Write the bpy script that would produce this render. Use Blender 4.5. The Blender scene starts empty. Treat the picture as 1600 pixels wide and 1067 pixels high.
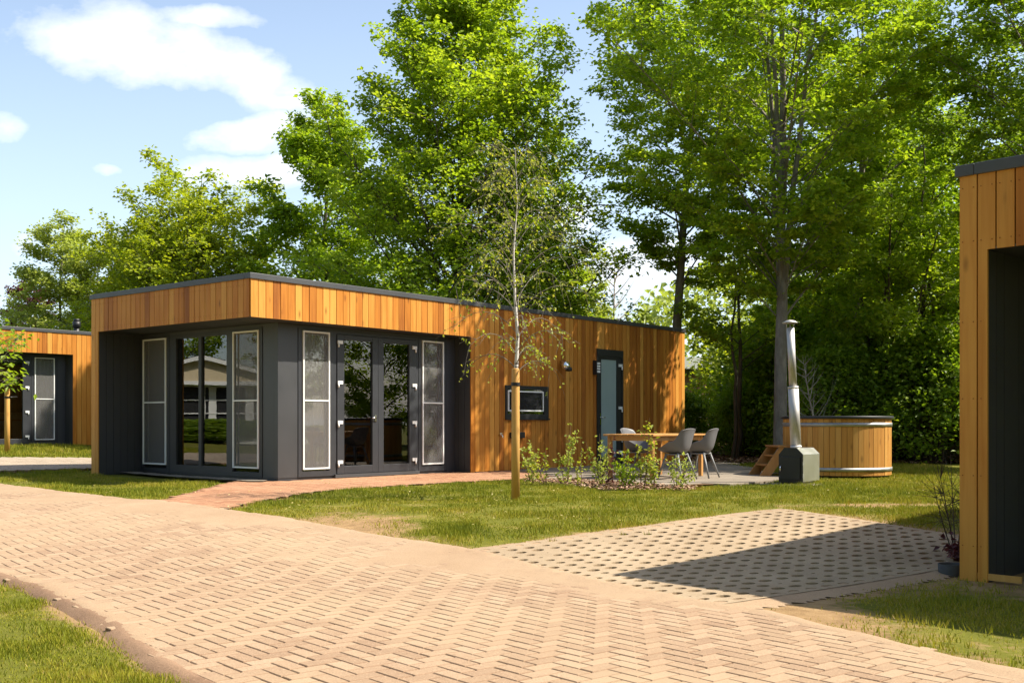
import bpy, bmesh, math, random
import numpy as np
from mathutils import Vector, Matrix

random.seed(7)
rng = np.random.default_rng(11)
sc = bpy.context.scene
COL = sc.collection
R_ = math.radians
SUN_EL = 50.0
EYE = 0.961

# ------------------------------------------------------------------ helpers
def tag(o, label=None, cat=None, group=None, kind=None):
    if label: o['label'] = label
    if cat: o['category'] = cat
    if group: o['group'] = group
    if kind: o['kind'] = kind
    return o

def empty(name, loc=(0, 0, 0), rz=0.0, label=None, cat=None, group=None):
    o = bpy.data.objects.new(name, None)
    o.empty_display_size = 0.2
    o.location = loc
    o.rotation_euler = (0, 0, rz)
    COL.objects.link(o)
    return tag(o, label, cat, group)

def copy_tree(o, parent=None):
    c = o.copy()
    COL.objects.link(c)
    if parent is not None:
        c.parent = parent
    for ch in list(o.children):
        copy_tree(ch, c)
    return c

def np_mesh(name, V, F, mat=None, parent=None, tint=None, smooth=False, pattr=None):
    """V (n,3), F (m,k) with constant k -> one mesh object."""
    V = np.asarray(V, np.float32); F = np.asarray(F, np.int32)
    me = bpy.data.meshes.new(name)
    m, k = F.shape
    me.vertices.add(len(V)); me.vertices.foreach_set('co', V.ravel())
    me.loops.add(m * k); me.loops.foreach_set('vertex_index', F.ravel())
    me.polygons.add(m); me.polygons.foreach_set('loop_start', np.arange(0, m * k, k, dtype=np.int32))
    me.polygons.foreach_set('use_smooth', np.full(m, bool(smooth)))
    if tint is not None:
        a = me.attributes.new('tint', 'FLOAT', 'FACE')
        a.data.foreach_set('value', np.asarray(tint, np.float32))
    if pattr:
        for n_, v_ in pattr.items():
            a = me.attributes.new(n_, 'FLOAT', 'POINT')
            a.data.foreach_set('value', np.asarray(v_, np.float32))
    me.update(calc_edges=True)
    if mat: me.materials.append(mat)
    o = bpy.data.objects.new(name, me)
    COL.objects.link(o)
    if parent is not None: o.parent = parent
    return o

class MB:
    """collects boxes, tubes, prisms; build() links them as ONE mesh object"""
    def __init__(s):
        s.v = []; s.f = []; s.t = []; s.sm = []
    def add(s, V, F, tint=0.5, smooth=False):
        b = len(s.v)
        s.v.extend([tuple(p) for p in V])
        for f in F:
            s.f.append(tuple(b + i for i in f)); s.t.append(tint); s.sm.append(smooth)
        return s
    def box(s, x0, x1, y0, y1, z0, z1, tint=0.5):
        V = [(x0,y0,z0),(x1,y0,z0),(x1,y1,z0),(x0,y1,z0),(x0,y0,z1),(x1,y0,z1),(x1,y1,z1),(x0,y1,z1)]
        return s.add(V, [(0,3,2,1),(4,5,6,7),(0,1,5,4),(1,2,6,5),(2,3,7,6),(3,0,4,7)], tint)
    def prism(s, pts, axis, a0, a1, tint=0.5):
        """extrude a polygon; pts are 2D in the two other axes"""
        n = len(pts)
        def P(p, a):
            if axis == 'x': return (a, p[0], p[1])
            if axis == 'y': return (p[0], a, p[1])
            return (p[0], p[1], a)
        V = [P(p, a0) for p in pts] + [P(p, a1) for p in pts]
        F = [tuple(range(n))[::-1], tuple(range(n, 2*n))]
        F += [(i, (i+1) % n, n + (i+1) % n, n + i) for i in range(n)]
        return s.add(V, F, tint)
    def tube(s, pts, radii, n=8, tint=0.5, cap=True):
        pts = [Vector(p) for p in pts]
        V = []; F = []
        up0 = None
        for i, p in enumerate(pts):
            d = (pts[min(i+1, len(pts)-1)] - pts[max(i-1, 0)])
            d = d.normalized() if d.length > 1e-9 else Vector((0,0,1))
            if up0 is None:
                up0 = Vector((1,0,0)) if abs(d.x) < 0.9 else Vector((0,1,0))
            a = (up0 - d * up0.dot(d)).normalized(); b = d.cross(a); up0 = a
            r = radii[i] if hasattr(radii, '__len__') else radii
            for k in range(n):
                t = 2*math.pi*k/n
                V.append(p + (a*math.cos(t) + b*math.sin(t))*r)
        for i in range(len(pts)-1):
            for k in range(n):
                F.append((i*n+k, i*n+(k+1) % n, (i+1)*n+(k+1) % n, (i+1)*n+k))
        s.add(V, F, tint, True)
        if cap:
            b = len(s.v) - len(V)
            s.f.append(tuple(b + k for k in range(n))[::-1]); s.t.append(tint); s.sm.append(False)
            s.f.append(tuple(b + (len(pts)-1)*n + k for k in range(n))); s.t.append(tint); s.sm.append(False)
        return s
    def lathe(s, prof, n=32, c=(0,0,0), tint=0.5, smooth=True):
        V = []; F = []
        for r, z in prof:
            for k in range(n):
                t = 2*math.pi*k/n
                V.append((c[0]+r*math.cos(t), c[1]+r*math.sin(t), c[2]+z))
        for i in range(len(prof)-1):
            for k in range(n):
                F.append((i*n+k, i*n+(k+1) % n, (i+1)*n+(k+1) % n, (i+1)*n+k))
        return s.add(V, F, tint, smooth)
    def build(s, name, mat, parent=None, bevel=0.0, loc=None):
        me = bpy.data.meshes.new(name)
        me.from_pydata(s.v, [], s.f)
        a = me.attributes.new('tint', 'FLOAT', 'FACE')
        a.data.foreach_set('value', np.asarray(s.t, np.float32))
        me.polygons.foreach_set('use_smooth', np.asarray(s.sm, dtype=bool))
        me.update()
        if bevel:
            bm = bmesh.new(); bm.from_mesh(me)
            es = [e for e in bm.edges if len(e.link_faces) == 2 and e.calc_face_angle(0) > 0.6]
            bmesh.ops.bevel(bm, geom=es, offset=bevel, segments=2, affect='EDGES', profile=0.5, clamp_overlap=True)
            bm.to_mesh(me); bm.free()
        me.materials.append(mat)
        o = bpy.data.objects.new(name, me)
        COL.objects.link(o)
        if parent is not None: o.parent = parent
        if loc is not None: o.location = loc
        return o

# ------------------------------------------------------------------ materials
def new_mat(name):
    m = bpy.data.materials.new(name); m.use_nodes = True
    nt = m.node_tree
    for n in list(nt.nodes): nt.nodes.remove(n)
    out = nt.nodes.new('ShaderNodeOutputMaterial')
    return m, nt, out

class NB:
    def __init__(s, nt): s.nt = nt
    def n(s, typ, **kw):
        nd = s.nt.nodes.new(typ)
        for k, v in kw.items():
            if k.startswith('i_'):
                key = k[2:]
                key = int(key) if key.isdigit() else key.replace('_', ' ')
                if isinstance(v, bpy.types.NodeSocket): s.nt.links.new(v, nd.inputs[key])
                else: nd.inputs[key].default_value = v
            else: setattr(nd, k, v)
        return nd
    def math(s, op, a, b=0.0, c=None, clamp=False):
        nd = s.nt.nodes.new('ShaderNodeMath'); nd.operation = op; nd.use_clamp = clamp
        for i, v in enumerate((a, b, c)):
            if v is None: continue
            if isinstance(v, bpy.types.NodeSocket): s.nt.links.new(v, nd.inputs[i])
            else: nd.inputs[i].default_value = v
        return nd.outputs[0]
    def mix(s, fac, a, b, mode='MIX'):
        nd = s.nt.nodes.new('ShaderNodeMix'); nd.data_type = 'RGBA'; nd.blend_type = mode
        for i, v in ((0, fac), (6, a), (7, b)):
            if isinstance(v, bpy.types.NodeSocket): s.nt.links.new(v, nd.inputs[i])
            else:
                nd.inputs[i].default_value = (v if i == 0 else (tuple(v) + (1,))[:4])
        return nd.outputs[2]
    def ramp(s, fac, stops):
        nd = s.nt.nodes.new('ShaderNodeValToRGB')
        el = nd.color_ramp.elements
        while len(el) > 1: el.remove(el[-1])
        el[0].position = stops[0][0]; el[0].color = (tuple(stops[0][1]) + (1,))[:4]
        for p, c in stops[1:]:
            e = el.new(p); e.color = (tuple(c) + (1,))[:4]
        s.nt.links.new(fac, nd.inputs[0])
        return nd.outputs[0]
    def noise(s, vec, scale, detail=4, rough=0.55):
        nd = s.n('ShaderNodeTexNoise'); nd.inputs['Scale'].default_value = scale
        nd.inputs['Detail'].default_value = detail; nd.inputs['Roughness'].default_value = rough
        if vec is not None: s.nt.links.new(vec, nd.inputs['Vector'])
        return nd.outputs['Fac']
    def scaled(s, vec, sx, sy, sz, off=None):
        m = s.n('ShaderNodeVectorMath', operation='MULTIPLY')
        s.nt.links.new(vec, m.inputs[0]); m.inputs[1].default_value = (sx, sy, sz)
        v = m.outputs[0]
        if off is not None:
            a = s.n('ShaderNodeVectorMath', operation='ADD')
            s.nt.links.new(v, a.inputs[0]); s.nt.links.new(off, a.inputs[1]); v = a.outputs[0]
        return v
    def link(s, a, b): s.nt.links.new(a, b)

def g3(v): return (v, v, v)

def mat_plain(name, col, rough=0.6, metal=0.0, var=0.12, scale=8.0, bump=0.0, spec=0.5):
    m, nt, out = new_mat(name); b = NB(nt)
    tc = b.n('ShaderNodeTexCoord')
    f = b.noise(tc.outputs['Object'], scale, 5)
    lo = tuple(c*(1-var) for c in col); hi = tuple(min(1, c*(1+var)) for c in col)
    c = b.ramp(f, [(0.3, lo), (0.7, hi)])
    p = b.n('ShaderNodeBsdfPrincipled')
    b.link(c, p.inputs['Base Color'])
    r = b.math('ADD', b.math('MULTIPLY', f, 0.16), rough - 0.08)
    b.link(r, p.inputs['Roughness']); p.inputs['Metallic'].default_value = metal
    p.inputs['Specular IOR Level'].default_value = spec
    if bump:
        bp = b.n('ShaderNodeBump'); bp.inputs['Strength'].default_value = bump; bp.inputs['Distance'].default_value = 0.01
        b.link(b.noise(tc.outputs['Object'], scale*8, 4), bp.inputs['Height']); b.link(bp.outputs[0], p.inputs['Normal'])
    b.link(p.outputs[0], out.inputs[0])
    return m

def mat_wood(name, dark, mid, light, gx=26.0, gz=1.1, knots=True, rough=0.55):
    """boards: per-board tone from the face attribute, grain drawn along Z"""
    m, nt, out = new_mat(name); b = NB(nt)
    tc = b.n('ShaderNodeTexCoord')
    at = b.n('ShaderNodeAttribute', attribute_name='tint')
    off = b.n('ShaderNodeCombineXYZ'); b.link(b.math('MULTIPLY', at.outputs['Fac'], 37.0), off.inputs[0])
    b.link(b.math('MULTIPLY', at.outputs['Fac'], 91.0), off.inputs[2])
    v = b.scaled(tc.outputs['Object'], gx, gx, gz, off.outputs[0])
    g1 = b.noise(v, 1.0, 6, 0.6)
    v2 = b.scaled(tc.outputs['Object'], 4.0, 4.0, 0.7, off.outputs[0])
    g2 = b.noise(v2, 1.0, 3, 0.5)
    tone = b.math('ADD', b.math('MULTIPLY', at.outputs['Fac'], 0.40), b.math('ADD', b.math('MULTIPLY', g1, 0.46), b.math('MULTIPLY', g2, 0.46)))
    c = b.ramp(tone, [(0.36, dark), (0.62, mid), (0.92, light)])
    if knots:
        vk = b.scaled(tc.outputs['Object'], 7.0, 7.0, 2.6, off.outputs[0])
        vo = b.n('ShaderNodeTexVoronoi'); vo.inputs['Scale'].default_value = 1.0; b.link(vk, vo.inputs['Vector'])
        sep = b.n('ShaderNodeSeparateColor'); b.link(vo.outputs['Color'], sep.inputs[0])
        rare = b.math('GREATER_THAN', sep.outputs[0], 0.55)
        k = b.math('MULTIPLY', rare, b.math('SUBTRACT', 1.0, b.math('SMOOTH_MIN', b.math('MULTIPLY', vo.outputs['Distance'], 4.5), 1.0, 0.2), clamp=True))
        c = b.mix(b.math('MULTIPLY', k, 0.75, clamp=True), c, tuple(x*0.35 for x in dark))
    # grey weathering streaks
    vs = b.scaled(tc.outputs['Object'], 9.0, 9.0, 0.35, off.outputs[0])
    st = b.ramp(b.noise(vs, 1.3, 4), [(0.60, g3(0)), (0.74, g3(1))])
    c = b.mix(b.math('MULTIPLY', st, 0.22), c, (dark[0]*0.62, dark[1]*0.62, dark[2]*1.0))
    p = b.n('ShaderNodeBsdfPrincipled'); b.link(c, p.inputs['Base Color'])
    p.inputs['Roughness'].default_value = rough; p.inputs['Specular IOR Level'].default_value = 0.25
    bp = b.n('ShaderNodeBump'); bp.inputs['Strength'].default_value = 0.25; bp.inputs['Distance'].default_value = 0.004
    b.link(g1, bp.inputs['Height']); b.link(bp.outputs[0], p.inputs['Normal'])
    b.link(p.outputs[0], out.inputs[0])
    return m

def mat_leaf(name, c0, c1, c2, trans=0.45, tcol=(1.5, 1.35, 0.45)):
    m, nt, out = new_mat(name); b = NB(nt)
    at = b.n('ShaderNodeAttribute', attribute_name='tint')
    oi = b.n('ShaderNodeObjectInfo')
    t = b.math('ADD', b.math('MULTIPLY', at.outputs['Fac'], 0.85), b.math('MULTIPLY', oi.outputs['Random'], 0.15))
    c = b.ramp(t, [(0.05, c0), (0.5, c1), (0.95, c2)])
    p = b.n('ShaderNodeBsdfPrincipled'); b.link(c, p.inputs['Base Color'])
    p.inputs['Roughness'].default_value = 0.48; p.inputs['Specular IOR Level'].default_value = 0.35
    tr = b.n('ShaderNodeBsdfTranslucent')
    tcn = b.mix(1.0, c, tcol, 'MULTIPLY'); b.link(tcn, tr.inputs[0])
    mx = b.n('ShaderNodeMixShader'); mx.inputs[0].default_value = trans
    b.link(p.outputs[0], mx.inputs[1]); b.link(tr.outputs[0], mx.inputs[2])
    b.link(mx.outputs[0], out.inputs[0])
    return m

def mat_bark(name, c0, c1, sc_=9.0, marks=False):
    m, nt, out = new_mat(name); b = NB(nt)
    tc = b.n('ShaderNodeTexCoord')
    v = b.scaled(tc.outputs['Object'], sc_, sc_, sc_*(3.5 if marks else 0.28))
    f = b.noise(v, 1.0, 6, 0.65)
    if marks:
        c = b.ramp(f, [(0.36, c0), (0.45, c1), (1.0, c1)])
    else:
        c = b.ramp(f, [(0.3, c0), (0.7, c1)])
        gr = b.ramp(b.noise(tc.outputs['Object'], 0.9, 3), [(0.45, g3(0)), (0.7, g3(1))])
        c = b.mix(b.math('MULTIPLY', gr, 0.3), c, (0.10, 0.11, 0.05))
    p = b.n('ShaderNodeBsdfPrincipled'); b.link(c, p.inputs['Base Color']); p.inputs['Roughness'].default_value = 0.85
    p.inputs['Specular IOR Level'].default_value = 0.2
    bp = b.n('ShaderNodeBump'); bp.inputs['Strength'].default_value = 0.6; bp.inputs['Distance'].default_value = 0.02
    b.link(f, bp.inputs['Height']); b.link(bp.outputs[0], p.inputs['Normal'])
    b.link(p.outputs[0], out.inputs[0])
    return m

def mat_glass(name, gain=1.6, base=0.05, tint=(0.75, 0.78, 0.78)):
    m, nt, out = new_mat(name); b = NB(nt)
    fr = b.n('ShaderNodeFresnel'); fr.inputs[0].default_value = 1.5
    tc = b.n('ShaderNodeTexCoord')
    bp = b.n('ShaderNodeBump'); bp.inputs['Strength'].default_value = 0.02; bp.inputs['Distance'].default_value = 0.02
    b.link(b.noise(tc.outputs['Object'], 1.4, 2), bp.inputs['Height'])
    f = b.math('ADD', b.math('MULTIPLY', fr.outputs[0], gain), base, clamp=True)
    t = b.n('ShaderNodeBsdfTransparent'); t.inputs[0].default_value = (*tint, 1)
    g = b.n('ShaderNodeBsdfGlossy'); g.inputs['Roughness'].default_value = 0.0
    b.link(bp.outputs[0], g.inputs['Normal'])
    mx = b.n('ShaderNodeMixShader'); b.link(f, mx.inputs[0]); b.link(t.outputs[0], mx.inputs[1]); b.link(g.outputs[0], mx.inputs[2])
    b.link(mx.outputs[0], out.inputs[0])
    return m

def mat_net(name, col, alpha):
    """woven insect netting: opaque threads, open cells"""
    m, nt, out = new_mat(name); b = NB(nt)
    tc = b.n('ShaderNodeTexCoord')
    f = b.noise(tc.outputs['Object'], 500.0, 1)
    d = b.n('ShaderNodeBsdfDiffuse'); d.inputs[0].default_value = (*col, 1)
    t = b.n('ShaderNodeBsdfTransparent')
    mx = b.n('ShaderNodeMixShader'); b.link(b.math('ADD', b.math('MULTIPLY', f, 0.06), alpha - 0.03), mx.inputs[0])
    b.link(t.outputs[0], mx.inputs[1]); b.link(d.outputs[0], mx.inputs[2]); b.link(mx.outputs[0], out.inputs[0])
    return m

def mat_brick(name, c0, c1, c2, sandc):
    m, nt, out = new_mat(name); b = NB(nt)
    tc = b.n('ShaderNodeTexCoord'); P = tc.outputs['Object']
    at = b.n('ShaderNodeAttribute', attribute_name='tint')
    fr = b.math('MODULO', at.outputs['Fac'], 2.0)
    side = b.math('MULTIPLY', b.math('SUBTRACT', at.outputs['Fac'], fr), 0.16)
    c = b.ramp(b.math('ADD', b.math('MULTIPLY', fr, 0.7), b.math('MULTIPLY', b.noise(P, 3.0, 4), 0.3)), [(0.1, c0), (0.5, c1), (0.9, c2)])
    sp = b.noise(P, 120.0, 3, 0.7)
    c = b.mix(b.ramp(sp, [(0.38, g3(0.55)), (0.47, g3(0))]), c, tuple(x*0.45 for x in c0))
    sp2 = b.noise(P, 95.0, 3, 0.7)
    c = b.mix(b.ramp(sp2, [(0.55, g3(0)), (0.66, g3(0.6))]), c, tuple(min(1, x*1.35) for x in c2))
    dust = b.ramp(b.noise(P, 0.55, 5, 0.6), [(0.40, g3(0.08)), (0.62, g3(0.75))])
    c = b.mix(dust, c, sandc)
    c = b.mix(b.math('MULTIPLY', side, 1.3, clamp=True), c, (0.17, 0.10, 0.06))
    p = b.n('ShaderNodeBsdfPrincipled'); b.link(c, p.inputs['Base Color']); p.inputs['Roughness'].default_value = 0.9
    p.inputs['Specular IOR Level'].default_value = 0.2
    bp = b.n('ShaderNodeBump'); bp.inputs['Strength'].default_value = 0.5; bp.inputs['Distance'].default_value = 0.003
    b.link(sp, bp.inputs['Height']); b.link(bp.outputs[0], p.inputs['Normal'])
    b.link(p.outputs[0], out.inputs[0])
    return m

def mat_sand(name, c0, c1, speck=0.4):
    m, nt, out = new_mat(name); b = NB(nt)
    tc = b.n('ShaderNodeTexCoord'); P = tc.outputs['Object']
    c = b.ramp(b.noise(P, 1.2, 6, 0.65), [(0.3, c0), (0.7, c1)])
    c = b.mix(b.ramp(b.noise(P, 110.0, 3, 0.7), [(0.38, g3(speck)), (0.5, g3(0))]), c, tuple(x*0.4 for x in c0))
    c = b.mix(b.ramp(b.noise(P, 90.0, 3, 0.7), [(0.56, g3(0)), (0.68, g3(speck))]), c, tuple(min(1, x*1.3) for x in c1))
    p = b.n('ShaderNodeBsdfPrincipled'); b.link(c, p.inputs['Base Color']); p.inputs['Roughness'].default_value = 0.95
    p.inputs['Specular IOR Level'].default_value = 0.15
    bp = b.n('ShaderNodeBump'); bp.inputs['Strength'].default_value = 0.5; bp.inputs['Distance'].default_value = 0.006
    b.link(b.noise(P, 70.0, 4, 0.7), bp.inputs['Height']); b.link(bp.outputs[0], p.inputs['Normal'])
    b.link(p.outputs[0], out.inputs[0])
    return m

def mat_ground(name):
    m, nt, out = new_mat(name); b = NB(nt)
    tc = b.n('ShaderNodeTexCoord'); P = tc.outputs['Object']
    sandy = b.n('ShaderNodeAttribute', attribute_name='sandy').outputs['Fac']
    lit = b.n('ShaderNodeAttribute', attribute_name='litter').outputs['Fac']
    grass = b.ramp(b.noise(P, 2.2, 6, 0.7), [(0.3, (0.09, 0.10, 0.012)), (0.55, (0.15, 0.145, 0.022)), (0.72, (0.25, 0.19, 0.06))])
    soil = b.ramp(b.noise(P, 5.0, 7, 0.7), [(0.3, (0.20, 0.12, 0.058)), (0.55, (0.32, 0.205, 0.10)), (0.75, (0.39, 0.265, 0.14))])
    leaf = b.ramp(b.noise(P, 14.0, 6, 0.75), [(0.35, (0.05, 0.028, 0.014)), (0.55, (0.13, 0.075, 0.035)), (0.72, (0.30, 0.17, 0.08))])
    sn = b.math('ADD', sandy, b.math('MULTIPLY', b.math('SUBTRACT', b.noise(P, 7.0, 5, 0.7), 0.5), 0.9))
    c = b.mix(b.ramp(sn, [(0.35, g3(0)), (0.6, g3(1))]), grass, soil)
    ln = b.math('ADD', lit, b.math('MULTIPLY', b.math('SUBTRACT', b.noise(P, 1.5, 5, 0.7), 0.5), 0.8))
    c = b.mix(b.ramp(ln, [(0.4, g3(0)), (0.6, g3(1))]), c, leaf)
    p = b.n('ShaderNodeBsdfPrincipled'); b.link(c, p.inputs['Base Color']); p.inputs['Roughness'].default_value = 0.95
    p.inputs['Specular IOR Level'].default_value = 0.1
    bp = b.n('ShaderNodeBump'); bp.inputs['Strength'].default_value = 0.7; bp.inputs['Distance'].default_value = 0.02
    b.link(b.noise(P, 38.0, 6, 0.7), bp.inputs['Height']); b.link(bp.outputs[0], p.inputs['Normal'])
    b.link(p.outputs[0], out.inputs[0])
    return m

def mat_tint(name, stops, rough=0.8, trans=0.0, spec=0.2):
    m, nt, out = new_mat(name); b = NB(nt)
    at = b.n('ShaderNodeAttribute', attribute_name='tint')
    tc = b.n('ShaderNodeTexCoord')
    t = b.math('ADD', at.outputs['Fac'], b.math('MULTIPLY', b.math('SUBTRACT', b.noise(tc.outputs['Object'], 0.9, 4, 0.6), 0.5), 0.7))
    c = b.ramp(t, stops)
    p = b.n('ShaderNodeBsdfPrincipled'); b.link(c, p.inputs['Base Color']); p.inputs['Roughness'].default_value = rough
    p.inputs['Specular IOR Level'].default_value = spec
    if trans:
        tr = b.n('ShaderNodeBsdfTranslucent'); b.link(c, tr.inputs[0])
        mx = b.n('ShaderNodeMixShader'); mx.inputs[0].default_value = trans
        b.link(p.outputs[0], mx.inputs[1]); b.link(tr.outputs[0], mx.inputs[2]); b.link(mx.outputs[0], out.inputs[0])
    else:
        b.link(p.outputs[0], out.inputs[0])
    return m

M = {}
M['clad'] = mat_wood('larch_cladding', (0.25, 0.076, 0.010), (0.47, 0.174, 0.022), (0.62, 0.300, 0.058))
M['teak'] = mat_wood('teak', (0.36, 0.17, 0.05), (0.50, 0.26, 0.085), (0.60, 0.34, 0.13), 30, 30, knots=False)
M['tubwood'] = mat_wood('tub_staves', (0.33, 0.135, 0.026), (0.49, 0.235, 0.050), (0.59, 0.33, 0.09))
M['stepwood'] = mat_wood('step_wood', (0.24, 0.11, 0.035), (0.34, 0.17, 0.055), (0.45, 0.24, 0.09), 20, 4)
M['stakewood'] = mat_wood('stake_wood', (0.40, 0.19, 0.045), (0.54, 0.29, 0.08), (0.63, 0.39, 0.13), 30, 1.5)
M['dark'] = mat_plain('anthracite_panel', (0.028, 0.029, 0.032), 0.5, var=0.08, scale=3, spec=0.9)
M['frame'] = mat_plain('anthracite_frame', (0.034, 0.036, 0.041), 0.42, var=0.06, scale=5)
M['black'] = mat_plain('black_paint', (0.012, 0.012, 0.013), 0.5, var=0.15)
M['coping'] = mat_plain('grey_coping', (0.060, 0.062, 0.066), 0.45, var=0.10, scale=2)
M['roof'] = mat_plain('roofing_felt', (0.06, 0.06, 0.06), 0.9, var=0.2)
M['inner'] = mat_plain('interior_plaster', (0.22, 0.21, 0.20), 0.8)
M['floor'] = mat_plain('interior_floor', (0.16, 0.10, 0.06), 0.5)
M['white'] = mat_plain('white_lacquer', (0.80, 0.80, 0.78), 0.4, var=0.03)
M['net'] = mat_net('insect_netting', (0.27, 0.26, 0.25), 0.38)
M['netdark'] = mat_net('dark_netting', (0.03, 0.03, 0.032), 0.75)
M['curtain'] = mat_plain('grey_curtain', (0.66, 0.61, 0.55), 0.9, var=0.08, scale=3)
M['glass'] = mat_glass('window_glass', 1.9, 0.05)
M['frost'] = mat_plain('frosted_glass', (0.28, 0.36, 0.35), 0.3, var=0.05, scale=2)
M['steel'] = mat_plain('brushed_steel', (0.50, 0.48, 0.45), 0.62, 1.0, 0.10, 6)
M['steelbox'] = mat_plain('polished_steel', (0.74, 0.73, 0.70), 0.34, 1.0, 0.06, 3)
M['galv'] = mat_plain('galvanised_band', (0.36, 0.36, 0.35), 0.58, 1.0, 0.25, 5)
M['chrome'] = mat_plain('chrome', (0.8, 0.8, 0.8), 0.12, 1.0, 0.03)
M['chair'] = mat_plain('grey_plastic', (0.150, 0.146, 0.150), 0.5, var=0.05)
M['chairleg'] = mat_plain('grey_leg', (0.20, 0.20, 0.20), 0.5, var=0.05)
M['concrete'] = mat_sand('terrace_concrete', (0.20, 0.165, 0.125), (0.30, 0.25, 0.195), 0.25)
M['padconc'] = mat_sand('grass_paver_concrete', (0.30, 0.220, 0.140), (0.41, 0.310, 0.205), 0.40)
M['soilhole'] = mat_plain('damp_soil', (0.10, 0.075, 0.05), 0.95, var=0.4, scale=25)
M['brick'] = mat_brick('clinker_pavers', (0.265, 0.168, 0.105), (0.335, 0.222, 0.140), (0.395, 0.277, 0.182), (0.385, 0.275, 0.172))
M['redbrick'] = mat_brick('red_pavers', (0.26, 0.115, 0.062), (0.36, 0.175, 0.095), (0.41, 0.225, 0.13), (0.42, 0.235, 0.135))
M['greybrick'] = mat_brick('grey_pavers', (0.26, 0.21, 0.155), (0.33, 0.27, 0.205), (0.39, 0.32, 0.25), (0.40, 0.32, 0.235))
M['sand'] = mat_sand('joint_sand', (0.335, 0.225, 0.138), (0.40, 0.282, 0.180), 0.40)
M['jointdirt'] = mat_sand('joint_dirt', (0.13, 0.078, 0.045), (0.22, 0.135, 0.078), 0.4)
M['ground'] = mat_ground('ground_soil_and_turf')
M['grass'] = mat_tint('grass_blades', [(0.0, (0.095, 0.125, 0.009)), (0.35, (0.20, 0.225, 0.014)), (0.62, (0.32, 0.295, 0.024)), (0.85, (0.40, 0.32, 0.05)), (1.0, (0.46, 0.34, 0.12))], 0.6, 0.35)
M['mulch'] = mat_tint('bark_mulch', [(0.0, (0.10, 0.05, 0.03)), (0.5, (0.25, 0.14, 0.085)), (1.0, (0.50, 0.34, 0.23))], 0.9)
M['petal'] = mat_tint('fallen_petals', [(0.0, (0.42, 0.33, 0.10)), (1.0, (0.60, 0.52, 0.25))], 0.7, 0.3)
M['barkd'] = mat_bark('dark_bark', (0.045, 0.036, 0.028), (0.13, 0.105, 0.08))
M['barkg'] = mat_bark('grey_bark', (0.12, 0.10, 0.08), (0.27, 0.235, 0.19))
M['barkb'] = mat_bark('birch_bark', (0.10, 0.08, 0.07), (0.62, 0.57, 0.52), 7.0, True)
M['barkr'] = mat_bark('red_twigs', (0.10, 0.055, 0.04), (0.25, 0.15, 0.11))
M['barkp'] = mat_bark('pale_twigs', (0.30, 0.25, 0.21), (0.5, 0.44, 0.38))
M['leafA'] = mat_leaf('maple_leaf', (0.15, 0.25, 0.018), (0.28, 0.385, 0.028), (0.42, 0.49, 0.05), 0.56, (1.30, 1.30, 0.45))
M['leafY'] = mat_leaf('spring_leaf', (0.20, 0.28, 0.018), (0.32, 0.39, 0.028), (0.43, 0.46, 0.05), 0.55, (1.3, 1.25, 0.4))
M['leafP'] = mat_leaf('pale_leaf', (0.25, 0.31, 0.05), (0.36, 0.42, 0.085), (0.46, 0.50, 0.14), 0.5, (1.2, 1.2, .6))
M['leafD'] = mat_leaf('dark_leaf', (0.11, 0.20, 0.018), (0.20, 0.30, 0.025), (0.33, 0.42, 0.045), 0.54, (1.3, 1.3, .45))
M['leafR'] = mat_leaf('purple_leaf', (0.045, 0.012, 0.016), (0.085, 0.022, 0.026), (0.14, 0.045, 0.045), 0.3, (1.5, 1.0, 1.0))
M['leafB'] = mat_leaf('birch_leaf', (0.22, 0.27, 0.03), (0.34, 0.40, 0.06), (0.46, 0.48, 0.12), 0.5)
M['brickwall'] = mat_plain('far_wall', (0.22, 0.13, 0.09), 0.9, var=0.3, scale=3)
M['cream'] = mat_plain('cream_boards', (0.66, 0.55, 0.36), 0.7, var=0.06)
M['tiles'] = mat_plain('dark_roof_tiles', (0.07, 0.062, 0.058), 0.8, var=0.25, scale=6)

# ------------------------------------------------------------------ terrain
def sm(a, b, x):
    t = np.clip((x - a) / (b - a), 0, 1)
    return t*t*(3 - 2*t)
def gz(x, y):
    x = np.asarray(x, float); y = np.asarray(y, float)
    return -0.26*(1 - sm(8.0, 13.5, y)) + 0.36*sm(5, 14, -x)*sm(14, 24, y)
def Z(x, y): return float(gz(x, y))

TH = 0.6875
RX, RY = math.sin(TH), math.cos(TH)
def HP(s, t, x0=-4.045, y0=16.85): return (x0 + s*RX - t*RY, y0 + s*RY + t*RX)

ROAD = [(-0.2, 2.0), (-0.75, 4.0), (-1.37, 5.03), (-1.84, 5.69), (-2.33, 6.5), (-2.92, 7.32), (-3.53, 8.13), (-4.09, 8.71),
        (-6.5, 11.2), (-12.0, 14.5), (-15.0, 17.0), (-11.2, 18.2), (-7.84, 16.69), (-5.54, 14.29), (-4.63, 13.36), (-4.32, 13.27),
        (-3.3, 12.33), (-2.55, 11.75), (-1.51, 10.74), (-0.36, 9.82), (1.37, 7.26), (1.62, 7.0), (2.0, 6.21), (2.5, 5.2), (3.3, 3.2), (3.6, 2.0)]
PATH = [(-4.32, 13.27), (-3.3, 12.33), (-3.14, 13.36), (-2.77, 15.22), (-1.59, 16.95), (-0.6, 17.9), (0.3, 18.75), (0.9, 19.4),
        HP(6.4, 0.02), HP(5.16, 0.02), HP(5.16, 0.44), HP(0.86, 0.44), HP(0.86, 1.3), (-4.5, 17.2)]
TERR = [(0.3, 18.85), (0.9, 18.2), (1.6, 17.2), (2.4, 16.25), (4.07, 17.4), (4.6, 18.6), (4.9, 21.5), (5.0, 26.0), HP(13.1, 0.02), HP(6.41, 0.02), (0.95, 19.5)]
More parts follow.
